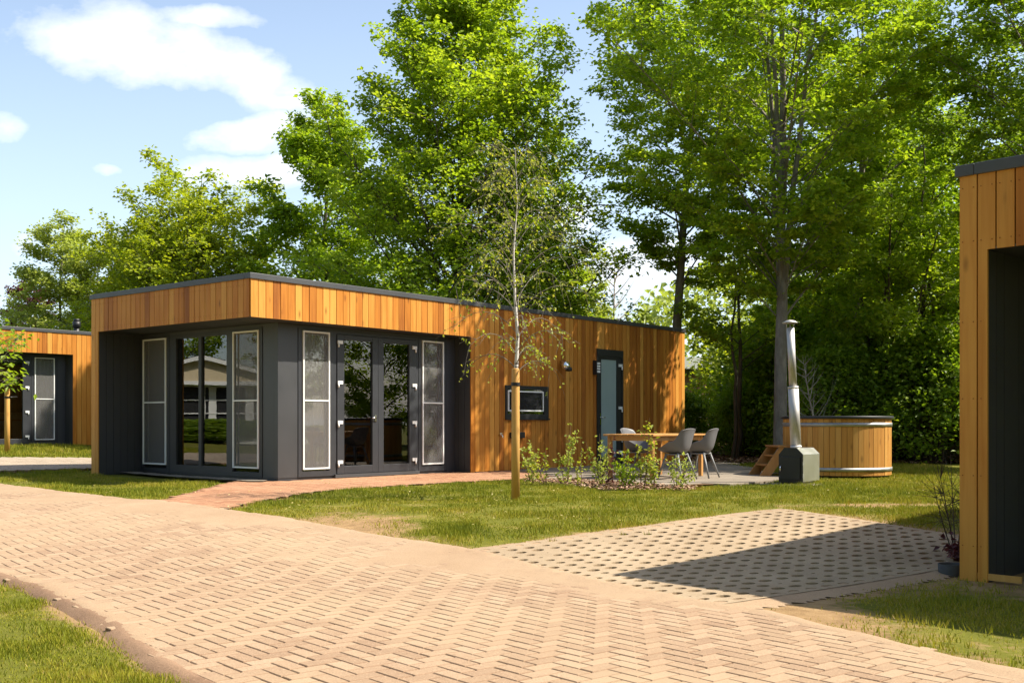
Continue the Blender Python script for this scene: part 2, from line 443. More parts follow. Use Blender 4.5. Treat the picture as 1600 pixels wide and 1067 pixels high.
DRIVE = [(-11.2, 17.0), (-9.12, 19.42), (-7.3, 21.9), (-8.2, 25.6), (-10.57, 22.49), (-14.5, 18.0)]
PAD = [(-0.36, 9.82), (1.37, 7.26), (4.80, 9.89), (3.07, 12.45)]
BED = [(0.15, 18.1), (0.75, 16.95), (1.34, 15.45), (2.45, 15.55), (2.75, 16.0), (2.2, 16.5), (1.6, 17.35), (0.9, 18.3)]
HOUSE = [HP(0, 0), HP(13.12, 0), HP(13.12, 4.667), HP(0, 4.667)]
R2X, R2Y = 0.730, 0.683
A2 = (3.526, 8.60)
P2 = (A2[0] + 4.667*R2Y, A2[1] - 4.667*R2X)
HOUSE2 = [P2, (P2[0]+13.12*R2X, P2[1]+13.12*R2Y), (A2[0]+13.12*R2X, A2[1]+13.12*R2Y), A2]

def inside(poly, x, y):
    x = np.asarray(x, float); y = np.asarray(y, float)
    r = np.zeros(x.shape, bool); n = len(poly); j = n - 1
    for i in range(n):
        xi, yi = poly[i]; xj, yj = poly[j]
        c = ((yi > y) != (yj > y))
        xx = (xj - xi) * (y - yi) / ((yj - yi) if abs(yj - yi) > 1e-12 else 1e-12) + xi
        r ^= c & (x < xx); j = i
    return r
def sdist(poly, x, y):
    x = np.asarray(x, float); y = np.asarray(y, float)
    d = np.full(x.shape, 1e9); n = len(poly)
    for i in range(n):
        ax, ay = poly[i]; bx, by = poly[(i+1) % n]
        dx, dy = bx-ax, by-ay
        t = np.clip(((x-ax)*dx + (y-ay)*dy) / (dx*dx + dy*dy), 0, 1)
        d = np.minimum(d, np.hypot(x-ax-t*dx, y-ay-t*dy))
    return np.where(inside(poly, x, y), -d, d)

# smooth value noise (numpy) used for grass density and sand height
_perm = rng.random((256, 256))
def vnoise(x, y, s):
    x = np.asarray(x, float)*s + 57.3; y = np.asarray(y, float)*s + 91.7
    xi = np.floor(x).astype(int); yi = np.floor(y).astype(int)
    fx = x - xi; fy = y - yi
    fx = fx*fx*(3-2*fx); fy = fy*fy*(3-2*fy)
    P = lambda a, b_: _perm[a % 256, b_ % 256]
    return (P(xi, yi)*(1-fx) + P(xi+1, yi)*fx)*(1-fy) + (P(xi, yi+1)*(1-fx) + P(xi+1, yi+1)*fx)*fy
def fbm(x, y, s, o=4):
    r = 0; a = 0.5
    for i in range(o):
        r = r + a*vnoise(x, y, s*2**i); a *= 0.5
    return r / (1 - 0.5**o)

def sandy_mask(x, y):
    dr = sdist(ROAD, x, y); dp = sdist(PAD, x, y); dpa = sdist(PATH, x, y)
    n = fbm(x, y, 0.9)
    left = sm(0.0, 0.3, -1.30 - (y - 5.03)*0.74 - x)*(1 - sm(9.5, 10.5, y))
    near = np.exp(-np.maximum(dr, 0)/0.95) * sm(-3.1, -1.6, x)*(1 - left)*(1 - 0.45*sm(0.8, 1.8, x))
    near2 = np.exp(-np.maximum(dr, 0)/0.20)*(1 - 0.5*left)
    nearp = np.exp(-np.maximum(dp, 0)/0.34)
    m = np.maximum(np.maximum(near*0.95, near2*0.85), nearp*0.8)
    m = np.maximum(m, 0.55*np.exp(-np.maximum(dpa, 0)/0.12))
    # worn soil beside the right cabin and a scuffed strip beyond the parking pad
    d2 = sdist(HOUSE2, x, y)
    m = np.maximum(m, 0.50*np.exp(-np.maximum(d2, 0)/1.9)*sm(2.0, 3.0, x)*(1 - sm(9.5, 10.5, y)))
    m = np.maximum(m, 0.40*np.exp(-((y - 12.9 - 0.12*(x-3))/0.35)**2)*sm(1.5, 3.0, x))
    return np.clip(m + (n - 0.5)*1.1*np.minimum(1, m*2.2 + 0.38), 0, 1)
def litter_mask(x, y):
    d = y - (25.6 + 0.12*np.maximum(x - 5, 0) + 0.0*x)
    m = sm(-0.8, 0.8, d + (fbm(x, y, 0.7)-0.5)*2.2) * sm(3.0, 5.0, x)
    return np.clip(m, 0, 1)

def axis(lo, hi, step, far):
    core = np.arange(lo, hi + 1e-6, step)
    out = [core]
    a, s = [], step
    v = hi
    while v < far:
        s *= 1.35; v += s; a.append(v)
    b_, s, v = [], step, lo
    while v > -far:
        s *= 1.35; v -= s; b_.append(v)
    return np.array(b_[::-1] + list(core) + a)
xs = axis(-13, 11, 0.11, 420); ys = axis(3, 28, 0.11, 420)
GX, GY = np.meshgrid(xs, ys)
x_, y_ = GX.ravel(), GY.ravel()
zz = gz(x_, y_) + 0.035*(fbm(x_, y_, 0.5)-0.5)*sm(0.2, 1.0, np.minimum(np.minimum(sdist(ROAD, x_, y_), sdist(PAD, x_, y_)), np.minimum(sdist(PATH, x_, y_), sdist(TERR, x_, y_)))) - 0.022
nx, ny = len(xs), len(ys)
idx = np.arange(nx*ny).reshape(ny, nx)
F = np.stack([idx[:-1, :-1], idx[:-1, 1:], idx[1:, 1:], idx[1:, :-1]], -1).reshape(-1, 4)
gr = np_mesh('ground', np.stack([x_, y_, zz], -1), F, M['ground'], smooth=True, pattr={'sandy': sandy_mask(x_, y_), 'litter': litter_mask(x_, y_)})
tag(gr, kind='structure')

# ------------------------------------------------------------------ paving
def herringbone(name, poly, ang, mat, top, seed, gap=0.0032, bw=0.100, wear=0.0012):
    """every brick a chamfered block, laid two to one in herringbone; one mesh"""
    r = np.random.default_rng(seed)
    px = np.array([p[0] for p in poly]); py = np.array([p[1] for p in poly])
    ca, sa = math.cos(ang), math.sin(ang)
    lx = (px*ca + py*sa)/bw; ly = (-px*sa + py*ca)/bw
    I, J = np.meshgrid(np.arange(int(lx.min())-2, int(lx.max())+3), np.arange(int(ly.min())-2, int(ly.max())+3))
    I = I.ravel(); J = J.ravel(); k = (I + J) % 4
    h = k == 0; v = k == 2
    x0 = np.concatenate([I[h], I[v]]).astype(float); y0 = np.concatenate([J[h], J[v]]).astype(float)
    w = np.concatenate([np.full(h.sum(), 2.0), np.full(v.sum(), 1.0)]); d = 3 - w
    cx, cy = (x0 + w/2)*bw, (y0 + d/2)*bw
    wx, wy = cx*ca - cy*sa, cx*sa + cy*ca
    ok = inside(poly, wx, wy)
    x0, y0, w, d, wx, wy = [a[ok] for a in (x0, y0, w, d, wx, wy)]
    n = len(x0)
    gp_ = gap*(0.7 + 0.8*r.random(n)); ch = 0.0045
    jx = (r.random(n)-0.5)*0.003; jy = (r.random(n)-0.5)*0.003
    dz = (r.random(n)-0.5)*wear*2; tx = (r.random(n)-0.5)*0.006; ty = (r.random(n)-0.5)*0.006
    V = np.zeros((n, 8, 3))
    for q, (a, b_) in enumerate(((0, 0), (1, 0), (1, 1), (0, 1))):
        for lev in (0, 1):
            ins = gp_ + (ch if lev else 0)
            X = (x0 + a*w)*bw + (ins if a == 0 else -ins) + jx
            Y = (y0 + b_*d)*bw + (ins if b_ == 0 else -ins) + jy
            gx, gy = X*ca - Y*sa, X*sa + Y*ca
            V[:, q + 4*lev, 0] = gx; V[:, q + 4*lev, 1] = gy
            V[:, q + 4*lev, 2] = gz(gx, gy) + top + dz + (tx*(gx-wx) + ty*(gy-wy)) - (0 if lev else ch)
    base = V[:, :4].copy(); base[:, :, 2] -= 0.035
    V = np.concatenate([V, base], 1)
    f = np.array([(4,5,6,7),(0,1,5,4),(1,2,6,5),(2,3,7,6),(3,0,4,7),(8,9,1,0),(9,10,2,1),(10,11,3,2),(11,8,0,3)])
    F = (np.arange(n)[:, None, None]*12 + f[None]).reshape(-1, 4)
    t = np.repeat(r.random(n), 9).reshape(n, 9); t[:, 5:] += 4.0; t[:, 1:5] += 2.0   # joint sides carry soil
    return np_mesh(name, V.reshape(-1, 3), F, mat, tint=t.ravel())

def sheet(name, poly, step, mat, zfun, grow=0.0, pattr=None):
    px = [p[0] for p in poly]; py = [p[1] for p in poly]
    X, Y = np.meshgrid(np.arange(min(px)-0.3, max(px)+0.3, step), np.arange(min(py)-0.3, max(py)+0.3, step))
    ny_, nx_ = X.shape
    ins = (sdist(poly, X, Y) < grow)
    q = ins[:-1, :-1] & ins[1:, :-1] & ins[:-1, 1:] & ins[1:, 1:]
    id_ = np.arange(nx_*ny_).reshape(ny_, nx_)
    F = np.stack([id_[:-1, :-1][q], id_[:-1, 1:][q], id_[1:, 1:][q], id_[1:, :-1][q]], -1)
    used, inv = np.unique(F, return_inverse=True)
    xx, yy = X.ravel()[used], Y.ravel()[used]
    V = np.stack([xx, yy, zfun(xx, yy)], -1)
    return np_mesh(name, V, inv.reshape(-1, 4), mat, smooth=True)

TOP = 0.012
tag(herringbone('brick_road', ROAD, R_(-50), M['brick'], TOP, 3), kind='structure')
tag(sheet('road_joint_bed', ROAD, 0.06, M['jointdirt'], lambda x, y: gz(x, y) + TOP - 0.0105 + np.where(sdist(ROAD, x, y) > -0.12, 0.016*(fbm(x, y, 7.0, 3) - 0.42), 0.0) - 0.28*np.maximum(sdist(ROAD, x, y) - 0.03, 0), 0.0), kind='structure')
def sand_h(x, y):
    far = sm(6.3, 9.0, y + 0.40*x + (fbm(x, y, 0.35)-0.5)*3.0)
    dd = sdist(ROAD, x, y)
    edge = np.exp(-np.maximum(-dd, 0)/0.5); rim = np.exp(-np.maximum(-dd - 0.03, 0)/0.10)
    n = fbm(x, y, 0.8, 3); n2 = fbm(x, y, 9.0, 3)
    rut = np.exp(-((-dd - 0.9)/0.5)**2)
    return gz(x, y) + TOP - 0.0130 + 0.0112*far + 0.0045*sm(0.42, 0.7, n) + 0.006*(n2-0.5) + 0.004*edge*sm(0.35, 0.65, n) + 0.012*rim*sm(0.25, 0.5, n2) - 0.03*np.maximum(dd, 0)/0.1
tag(sheet('road_sand', ROAD, 0.05, M['sand'], sand_h, 0.08), kind='structure')

def ribbon(name, pts, mat, prof, seed, amp=0.05):
    """soil along a paving edge: strips laid lengthwise, ragged to both sides"""
    pts = np.array(pts, float); d = np.r_[0, np.cumsum(np.hypot(*np.diff(pts, axis=0).T))]
    u = np.arange(0, d[-1], 0.045); X = np.interp(u, d, pts[:, 0]); Y = np.interp(u, d, pts[:, 1])
    k = np.ones(9)/9
    tx, ty = np.gradient(X), np.gradient(Y); tx = np.convolve(np.pad(tx, 4, 'edge'), k, 'valid'); ty = np.convolve(np.pad(ty, 4, 'edge'), k, 'valid')
    l = np.hypot(tx, ty); nx_, ny_ = ty/l, -tx/l                      # right hand side of the walk
    V = []
    for j, (o_, z) in enumerate(prof):
        w_ = o_ + amp*(fbm(u*0 + seed + j*0.15, u, 2.2, 4) - 0.5)*2*(0.35 if j in (0, len(prof)-1) else 1)
        x, y = X + nx_*w_, Y + ny_*w_
        V.append(np.stack([x, y, gz(x, y) + z + (0.010*(fbm(x, y, 8.0, 3)-0.5) if 0 < j < len(prof)-1 else 0)], -1))
    n = len(u); V = np.stack(V, 0).reshape(-1, 3); m = len(prof)
    i = np.arange(n-1)[None] + (np.arange(m-1)*n)[:, None]
    F = np.stack([i, i+1, i+n+1, i+n], -1).reshape(-1, 4)
    return tag(np_mesh(name, V, F, mat, smooth=True), kind='structure')
LEFT_EDGE = ROAD[0:10]; RIGHT_EDGE = ROAD[11:]
M['edgesoil'] = mat_sand('edge_soil', (0.17, 0.10, 0.062), (0.33, 0.21, 0.13), 0.45)
ribbon('road_edge_soil', LEFT_EDGE, M['edgesoil'], [(0.045, TOP - 0.02), (0.015, TOP - 0.001), (-0.02, TOP + 0.003), (-0.06, TOP - 0.002), (-0.11, -0.012), (-0.20, -0.06)], 3.3, 0.04)
ribbon('road_edge_sand', RIGHT_EDGE, M['sand'], [(0.12, TOP - 0.02), (0.07, TOP - 0.001), (0.01, TOP + 0.002), (-0.05, TOP - 0.004), (-0.10, -0.010), (-0.20, -0.06)], 9.1, 0.07)
tag(herringbone('brick_path', PATH, R_(-12), M['redbrick'], 0.010, 5), kind='structure')
tag(sheet('path_joint_bed', PATH, 0.09, M['jointdirt'], lambda x, y: gz(x, y) + 0.010 - 0.012, 0.03), kind='structure')
tag(sheet('path_sand', PATH, 0.06, M['sand'], lambda x, y: gz(x, y) + 0.010 - 0.008 + 0.013*(fbm(x, y, 1.3)-0.45), 0.03), kind='structure')
tag(herringbone('brick_driveway', DRIVE, R_(10), M['greybrick'], 0.022, 6), kind='structure')
tag(sheet('driveway_joint_bed', DRIVE, 0.15, M['jointdirt'], lambda x, y: gz(x, y) + 0.022 - 0.008, 0.03), kind='structure')

# terrace of square concrete slabs
def slabs(name, poly, ang, size, mat, top, seed):
    r = random.Random(seed); mb = MB()
    ca, sa = math.cos(ang), math.sin(ang)
    L = [(p[0]*ca + p[1]*sa, -p[0]*sa + p[1]*ca) for p in poly]
    i0, i1 = int(min(l[0] for l in L)/size)-1, int(max(l[0] for l in L)/size)+1
    j0, j1 = int(min(l[1] for l in L)/size)-1, int(max(l[1] for l in L)/size)+1
    for i in range(i0, i1):
        for j in range(j0, j1):
            cx, cy = (i+.5)*size, (j+.5)*size
            if not inside(poly, np.array([cx*ca-cy*sa]), np.array([cx*sa+cy*ca]))[0]: continue
            g_ = 0.004; c_ = 0.004; z = top + r.uniform(-.002, .002)
            V = []
            for lev, ins, zz_ in ((0, g_, z-0.05), (1, g_, z-c_), (2, g_+c_, z)):
                for a, b_ in ((0, 0), (1, 0), (1, 1), (0, 1)):
                    x = i*size + a*size + (ins if a == 0 else -ins); y = j*size + b_*size + (ins if b_ == 0 else -ins)
                    V.append((x*ca-y*sa, x*sa+y*ca, zz_))
            mb.add(V, [(8, 9, 10, 11)] + [(l*4+k, l*4+(k+1) % 4, l*4+4+(k+1) % 4, l*4+4+k) for l in (0, 1) for k in range(4)], r.random())
    return mb.build(name, mat)
tag(slabs('terrace', TERR, math.atan2(RY, RX), 0.5, M['concrete'], 0.026, 4), kind='structure')
tag(sheet('terrace_bed', TERR, 0.2, M['jointdirt'], lambda x, y: gz(x, y) + 0.015, 0.02), kind='structure')
# concrete strip at the foot of the left front
STRIP = [HP(0.84, 0.42), HP(0.84, 4.44), HP(0.30, 4.44), HP(0.36, 0.30)]
tag(sheet('house_edging_path', STRIP, 0.1, M['concrete'], lambda x, y: gz(x, y) + 0.03, 0.0), kind='structure')

# parking pad: concrete grass pavers, every cell with a real hole
def paver_pad():
    o = np.array(PAD[0]); ea = np.array(PAD[1]) - o; eb = np.array(PAD[3]) - o
    la, lb = np.linalg.norm(ea), np.linalg.norm(eb); ea /= la; eb /= lb
    na, nb = round(la/0.150), round(lb/0.20)
    p = la/na; pb = lb/nb
    r = np.random.default_rng(8)
    N = 12
    ang = np.arange(N)*2*math.pi/N + math.pi/N
    sq = []
    for t in ang:
        c, s = math.cos(t), math.sin(t); m_ = max(abs(c), abs(s)); sq.append((c/m_*0.5, s/m_*0.5))
    sq = np.array(sq)
    # snap the ring to the cell's corners so that neighbouring cells meet
    cr = np.array([(.5, .5), (-.5, .5), (-.5, -.5), (.5, -.5)])
    V = []; F = []; T = []; HV = []; HF = []; GV = []
    for i in range(na):
        for j in range(nb):
            off = 0.0
            ca = np.array([(i+.5)*p, (j+.5)*pb])
            hs = 0.72 + 0.38*r.random()
            if r.random() < 0.06: hs = 0.2 + 0.25*r.random()
            outer = sq*np.array([p, pb]) + ca
            rim = np.stack([np.cos(ang)*0.042, np.sin(ang)*0.062], -1)*hs + ca + (r.random(2)-.5)*0.008
            b0 = len(V)
            def W(q, z):
                w = o + ea*q[0] + eb*q[1]
                return (w[0], w[1], Z(w[0], w[1]) + z)
            top = 0.010
            V += [W(q, top) for q in outer] + [W(q, top) for q in rim] + [W(q, top-0.055) for q in (rim-ca)*0.9+ca] + [W(ca + c*np.array([p, pb]), top) for c in cr]
            for k in range(N):
                k2 = (k+1) % N
                F.append((b0+k, b0+k2, b0+N+k2, b0+N+k)); F.append((b0+N+k, b0+N+k2, b0+2*N+k2, b0+2*N+k)); T += [0.5, 0.5]
            # corner fillers
            for ci, c in enumerate(cr):
                ks = sorted(range(N), key=lambda k: np.linalg.norm(sq[k]-c))[:2]
                a_, b_ = sorted(ks)
                if (a_, b_) == (0, N-1): a_, b_ = N-1, 0
                F.append((b0+a_, b0+3*N+ci, b0+b_, b0+b_)); T.append(0.5)
            hb = len(HV)
            HV += [W((q-ca)*1.05+ca, top-(0.030 if r.random() < .5 else 0.040)) for q in rim]
            HF.append(tuple(hb+k for k in range(N)))
            GV.append((o + ea*ca[0] + eb*ca[1]))
    mb = MB()
    F2 = [f if f[2] != f[3] else f[:3] for f in F]
    mb.add(V, F2, 0.5)
    pad = mb.build('parking_pad', M['padconc'])
    tag(pad, kind='structure')
    hm = MB(); hm.add(HV, HF, 0.5); tag(hm.build('pad_soil', M['soilhole']), kind='structure')
    return np.array(GV)
PADCELLS = paver_pad()
tag(sheet('pad_border_sand', PAD, 0.06, M['sand'], lambda x, y: gz(x, y) + np.where(sdist(PAD, x, y) < -0.12, -0.08, 0.006 - 0.03*np.maximum(sdist(PAD, x, y), 0)/0.22 + 0.012*(fbm(x, y, 6.0) - 0.45)), 0.22), kind='structure')

# ------------------------------------------------------------------ grass
def blades(P, h, w, r, lean=0.5):
    n = len(P)
    a = r.random(n)*2*math.pi
    hh = h*(0.45 + 0.9*r.random(n))
    dx, dy = np.cos(a), np.sin(a)
    la = r.random(n)*2*math.pi; le = lean*hh*(0.3 + r.random(n))
    V = np.zeros((n, 3, 3))
    ww = w*(0.6 + 0.8*r.random(n))
    V[:, 0] = P + np.stack([dx*ww, dy*ww, np.zeros(n)], -1)
    V[:, 1] = P - np.stack([dx*ww, dy*ww, np.zeros(n)], -1)
    V[:, 2] = P + np.stack([np.cos(la)*le, np.sin(la)*le, hh], -1)
    return V.reshape(-1, 3), np.arange(n*3).reshape(-1, 3)

def grass_points(x0, x1, y0, y1, dens, r):
    n = int((x1-x0)*(y1-y0)*dens)
    x = x0 + (x1-x0)*r.random(n); y = y0 + (y1-y0)*r.random(n)
    keep = np.ones(n, bool)
    for poly, m_ in ((ROAD, -0.03), (PATH, 0.0), (TERR, 0.0), (DRIVE, 0.0), (PAD, 0.0), (HOUSE, 0.05), (HOUSE2, 0.03), (STRIP, 0.0), (BED, 0.0)):
        keep &= sdist(poly, x, y) > m_ + 0.05*(r.random(n)-0.6)
    x, y = x[keep], y[keep]
    s = sandy_mask(x, y); l = litter_mask(x, y)
    patch = fbm(x, y, 2.1)
    k = r.random(len(x)) < np.clip(1.08 - 1.45*s, 0.0, 1) * (1 - 0.97*l) * (0.22 + 1.0*sm(0.32, 0.60, patch))
    return x[k], y[k], s[k]
def grass_zone(zones, name):
    Vs, Fs, Ts, b0 = [], [], [], 0
    for (x0, x1, y0, y1, dens, h, w) in zones:
        x, y, s = grass_points(x0, x1, y0, y1, dens, rng)
        P = np.stack([x, y, gz(x, y) - 0.015], -1)
        hn = h*(0.45 + 1.1*sm(0.3, 0.75, fbm(x, y, 2.6)))*(1 - 0.35*s)
        V, F = blades(P, hn, w, rng)
        t = np.clip(0.18 + 0.40*rng.random(len(x)) + 0.32*s + 0.50*(fbm(x, y, 0.6)-0.45) + 0.45*(fbm(x, y, 3.1, 3)-0.5) + (rng.random(len(x)) < 0.07)*0.35, 0, 1)
        Vs.append(V); Fs.append(F + b0); Ts.append(t); b0 += len(V)
    o = np_mesh(name, np.concatenate(Vs), np.concatenate(Fs), M['grass'], tint=np.concatenate(Ts))
    return tag(o, kind='stuff')
grass_zone([(-6.2, -0.4, 4.0, 11.5, 7500, 0.030, 0.0030),
            (-3.4, 6.5, 9.5, 19.5, 3200, 0.036, 0.0046), (4.0, 9.5, 11.0, 27.0, 1500, 0.045, 0.007),
            (1.2, 6.5, 4.4, 11.5, 3000, 0.034, 0.0040),
            (-10.5, -3.6, 13.2, 20.5, 2400, 0.040, 0.0052), (-17.0, -8.0, 20.0, 31.0, 650, 0.06, 0.009)], 'lawn_grass')
# tufts that have taken root in some of the paver holes
sel = PADCELLS[(fbm(PADCELLS[:, 0], PADCELLS[:, 1], 1.1) > 0.50) & (sdist(PAD, PADCELLS[:, 0], PADCELLS[:, 1]) > -0.45) & (PADCELLS[:, 0] < 2.2) & (PADCELLS[:, 1] > 10.2)]
P = np.repeat(sel, 14, 0) + (rng.random((len(sel)*14, 2))-0.5)*0.07
P = np.concatenate([P, (gz(P[:, 0], P[:, 1]) - 0.005)[:, None]], 1)
V, F = blades(P, 0.05, 0.004, rng)
tag(np_mesh('paver_grass', V, F, M['grass'], tint=np.clip(0.2+0.5*rng.random(len(F)), 0, 1)), kind='stuff')

def scatter_chips(name, x, y, size, mat, lift, r, tilt=0.5, asp=0.5):
    n = len(x)
    a = r.random(n)*2*math.pi; s = size*(0.5 + r.random(n))
    d = np.stack([np.cos(a), np.sin(a), (r.random(n)-.5)*2*tilt], -1)*s[:, None]
    e = np.stack([-np.sin(a), np.cos(a), (r.random(n)-.5)*2*tilt], -1)*s[:, None]*asp
    c = np.stack([x, y, gz(x, y) + lift*(0.3 + r.random(n))], -1)
    V = np.stack([c-d, c-e, c+d, c+e], 1).reshape(-1, 3)
    return np_mesh(name, V, np.arange(n*4).reshape(-1, 4), mat, tint=r.random(n))
xq = np.concatenate([-3.3 + 9.8*rng.random(2600), -8.5 + 5*rng.random(700)]); yq = np.concatenate([11.0 + 8.2*rng.random(2600), 13.3 + 6.0*rng.random(700)])
kq = np.ones(len(xq), bool)
for poly in (ROAD, PAD, HOUSE, TERR, BED): kq &= sdist(poly, xq, yq) > 0
kq &= rng.random(len(xq)) < 0.30*np.exp(-((xq+1.5)/3.2)**2) + 0.05
tag(scatter_chips('fallen_petals', xq[kq], yq[kq], 0.014, M['petal'], 0.045, rng), kind='stuff')
xm = -0.2 + 3.4*rng.random(9000); ym = 15.2 + 3.4*rng.random(9000)
km = (sdist(BED, xm, ym) + 0.25*(fbm(xm, ym, 2.5)-0.5)) < 0.02
tag(scatter_chips('mulch_chips', xm[km], ym[km], 0.026, M['mulch'], 0.04, rng, 0.6), kind='stuff')
xl = 4.5 + 14*rng.random(9000); yl = 24.0 + 9*rng.random(9000)
kl = litter_mask(xl, yl) > 0.35
tag(scatter_chips('fallen_leaves', xl[kl], yl[kl], 0.05, M['mulch'], 0.03, rng, 0.5), kind='stuff')
# ------------------------------------------------------------------ the cabin (built once, copied twice)
LX, LY, HW, HS = 13.12, 4.667, 3.20, 2.603
DR, DL, SX, TY = 0.42, 0.866, 5.14, 4.44      # recess depths, right end of the front recess, end of the left recess

def cells(u0, u1, v0, v1, holes):
    us = sorted({u0, u1, *[h[0] for h in holes], *[h[1] for h in holes]}); vs = sorted({v0, v1, *[h[2] for h in holes], *[h[3] for h in holes]})
    for a, b_ in zip(us, us[1:]):
        run = None
        for c, d in zip(vs, vs[1:]):
            m_ = ((a+b_)/2, (c+d)/2)
            hit = any(h[0] < m_[0] < h[1] and h[2] < m_[1] < h[3] for h in holes)
            if hit:
                if run: yield (a, b_, *run); run = None
            else:
                run = (run[0], d) if run else (c, d)
        if run: yield (a, b_, *run)

def boards(u0, u1, v0, v1, holes, put, r, bw=0.145, gap=0.011):
    """vertical boards along u; cut round the openings"""
    n = max(1, round((u1-u0)/bw)); w = (u1-u0)/n
    for i in range(n):
        a, b_ = u0 + i*w, u0 + (i+1)*w
        t = min(1, max(0, r.gauss(0.45, 0.36))); dep = r.uniform(-0.002, 0.003)
        hs = [h for h in holes if h[0] < b_ - 0.004 and h[1] > a + 0.004]
        for c in cells(a + gap/2, b_ - gap/2, v0 + r.uniform(-0.004, 0.004), v1, [(max(h[0], a+gap/2), min(h[1], b_-gap/2), h[2], h[3]) for h in hs]):
            if c[1] - c[0] > 0.003: put(*c, dep, t)

def screen(parent, put_bar, put_net, u0, u1, v0, v1, mid):
    fr = MB(); w = 0.026
    put_bar(fr, u0, u0+w, v0, v1); put_bar(fr, u1-w, u1, v0, v1)
    put_bar(fr, u0+w, u1-w, v0, v0+w); put_bar(fr, u0+w, u1-w, v1-w, v1)
    if mid: put_bar(fr, u0+w, u1-w, mid-w*.45, mid+w*.45)
    fr.build('screen_frame', M['white'], parent)
    nt_ = MB(); put_net(nt_, u0+w*.5, u1-w*.5, v0+w*.5, v1-w*.5)
    return nt_

def curtain_mesh(name, axis, u0, u1, v0, v1, at, parent, r, folds=7):
    n = folds*10; V = []; F = []
    ph = r.random()*6
    for i in range(n+1):
        q = i/n; u = u0 + (u1-u0)*q
        d = 0.026*math.sin(q*folds*2*math.pi + ph + 0.8*math.sin(q*9)) + 0.012*math.sin(q*folds*4.7)
        for z, k in ((v0, 1.15), ((v0+v1)/2, 1.0), (v1, 0.8)):
            p = at + d*k
            V.append((u, p, z) if axis == 'x' else (p, u, z))
    for i in range(n):
        for k in range(2):
            a = i*3+k; F.append((a, a+3, a+4, a+1))
    mb = MB(); mb.add(V, F, 0.5, True)
    return mb.build(name, M['curtain'], parent)

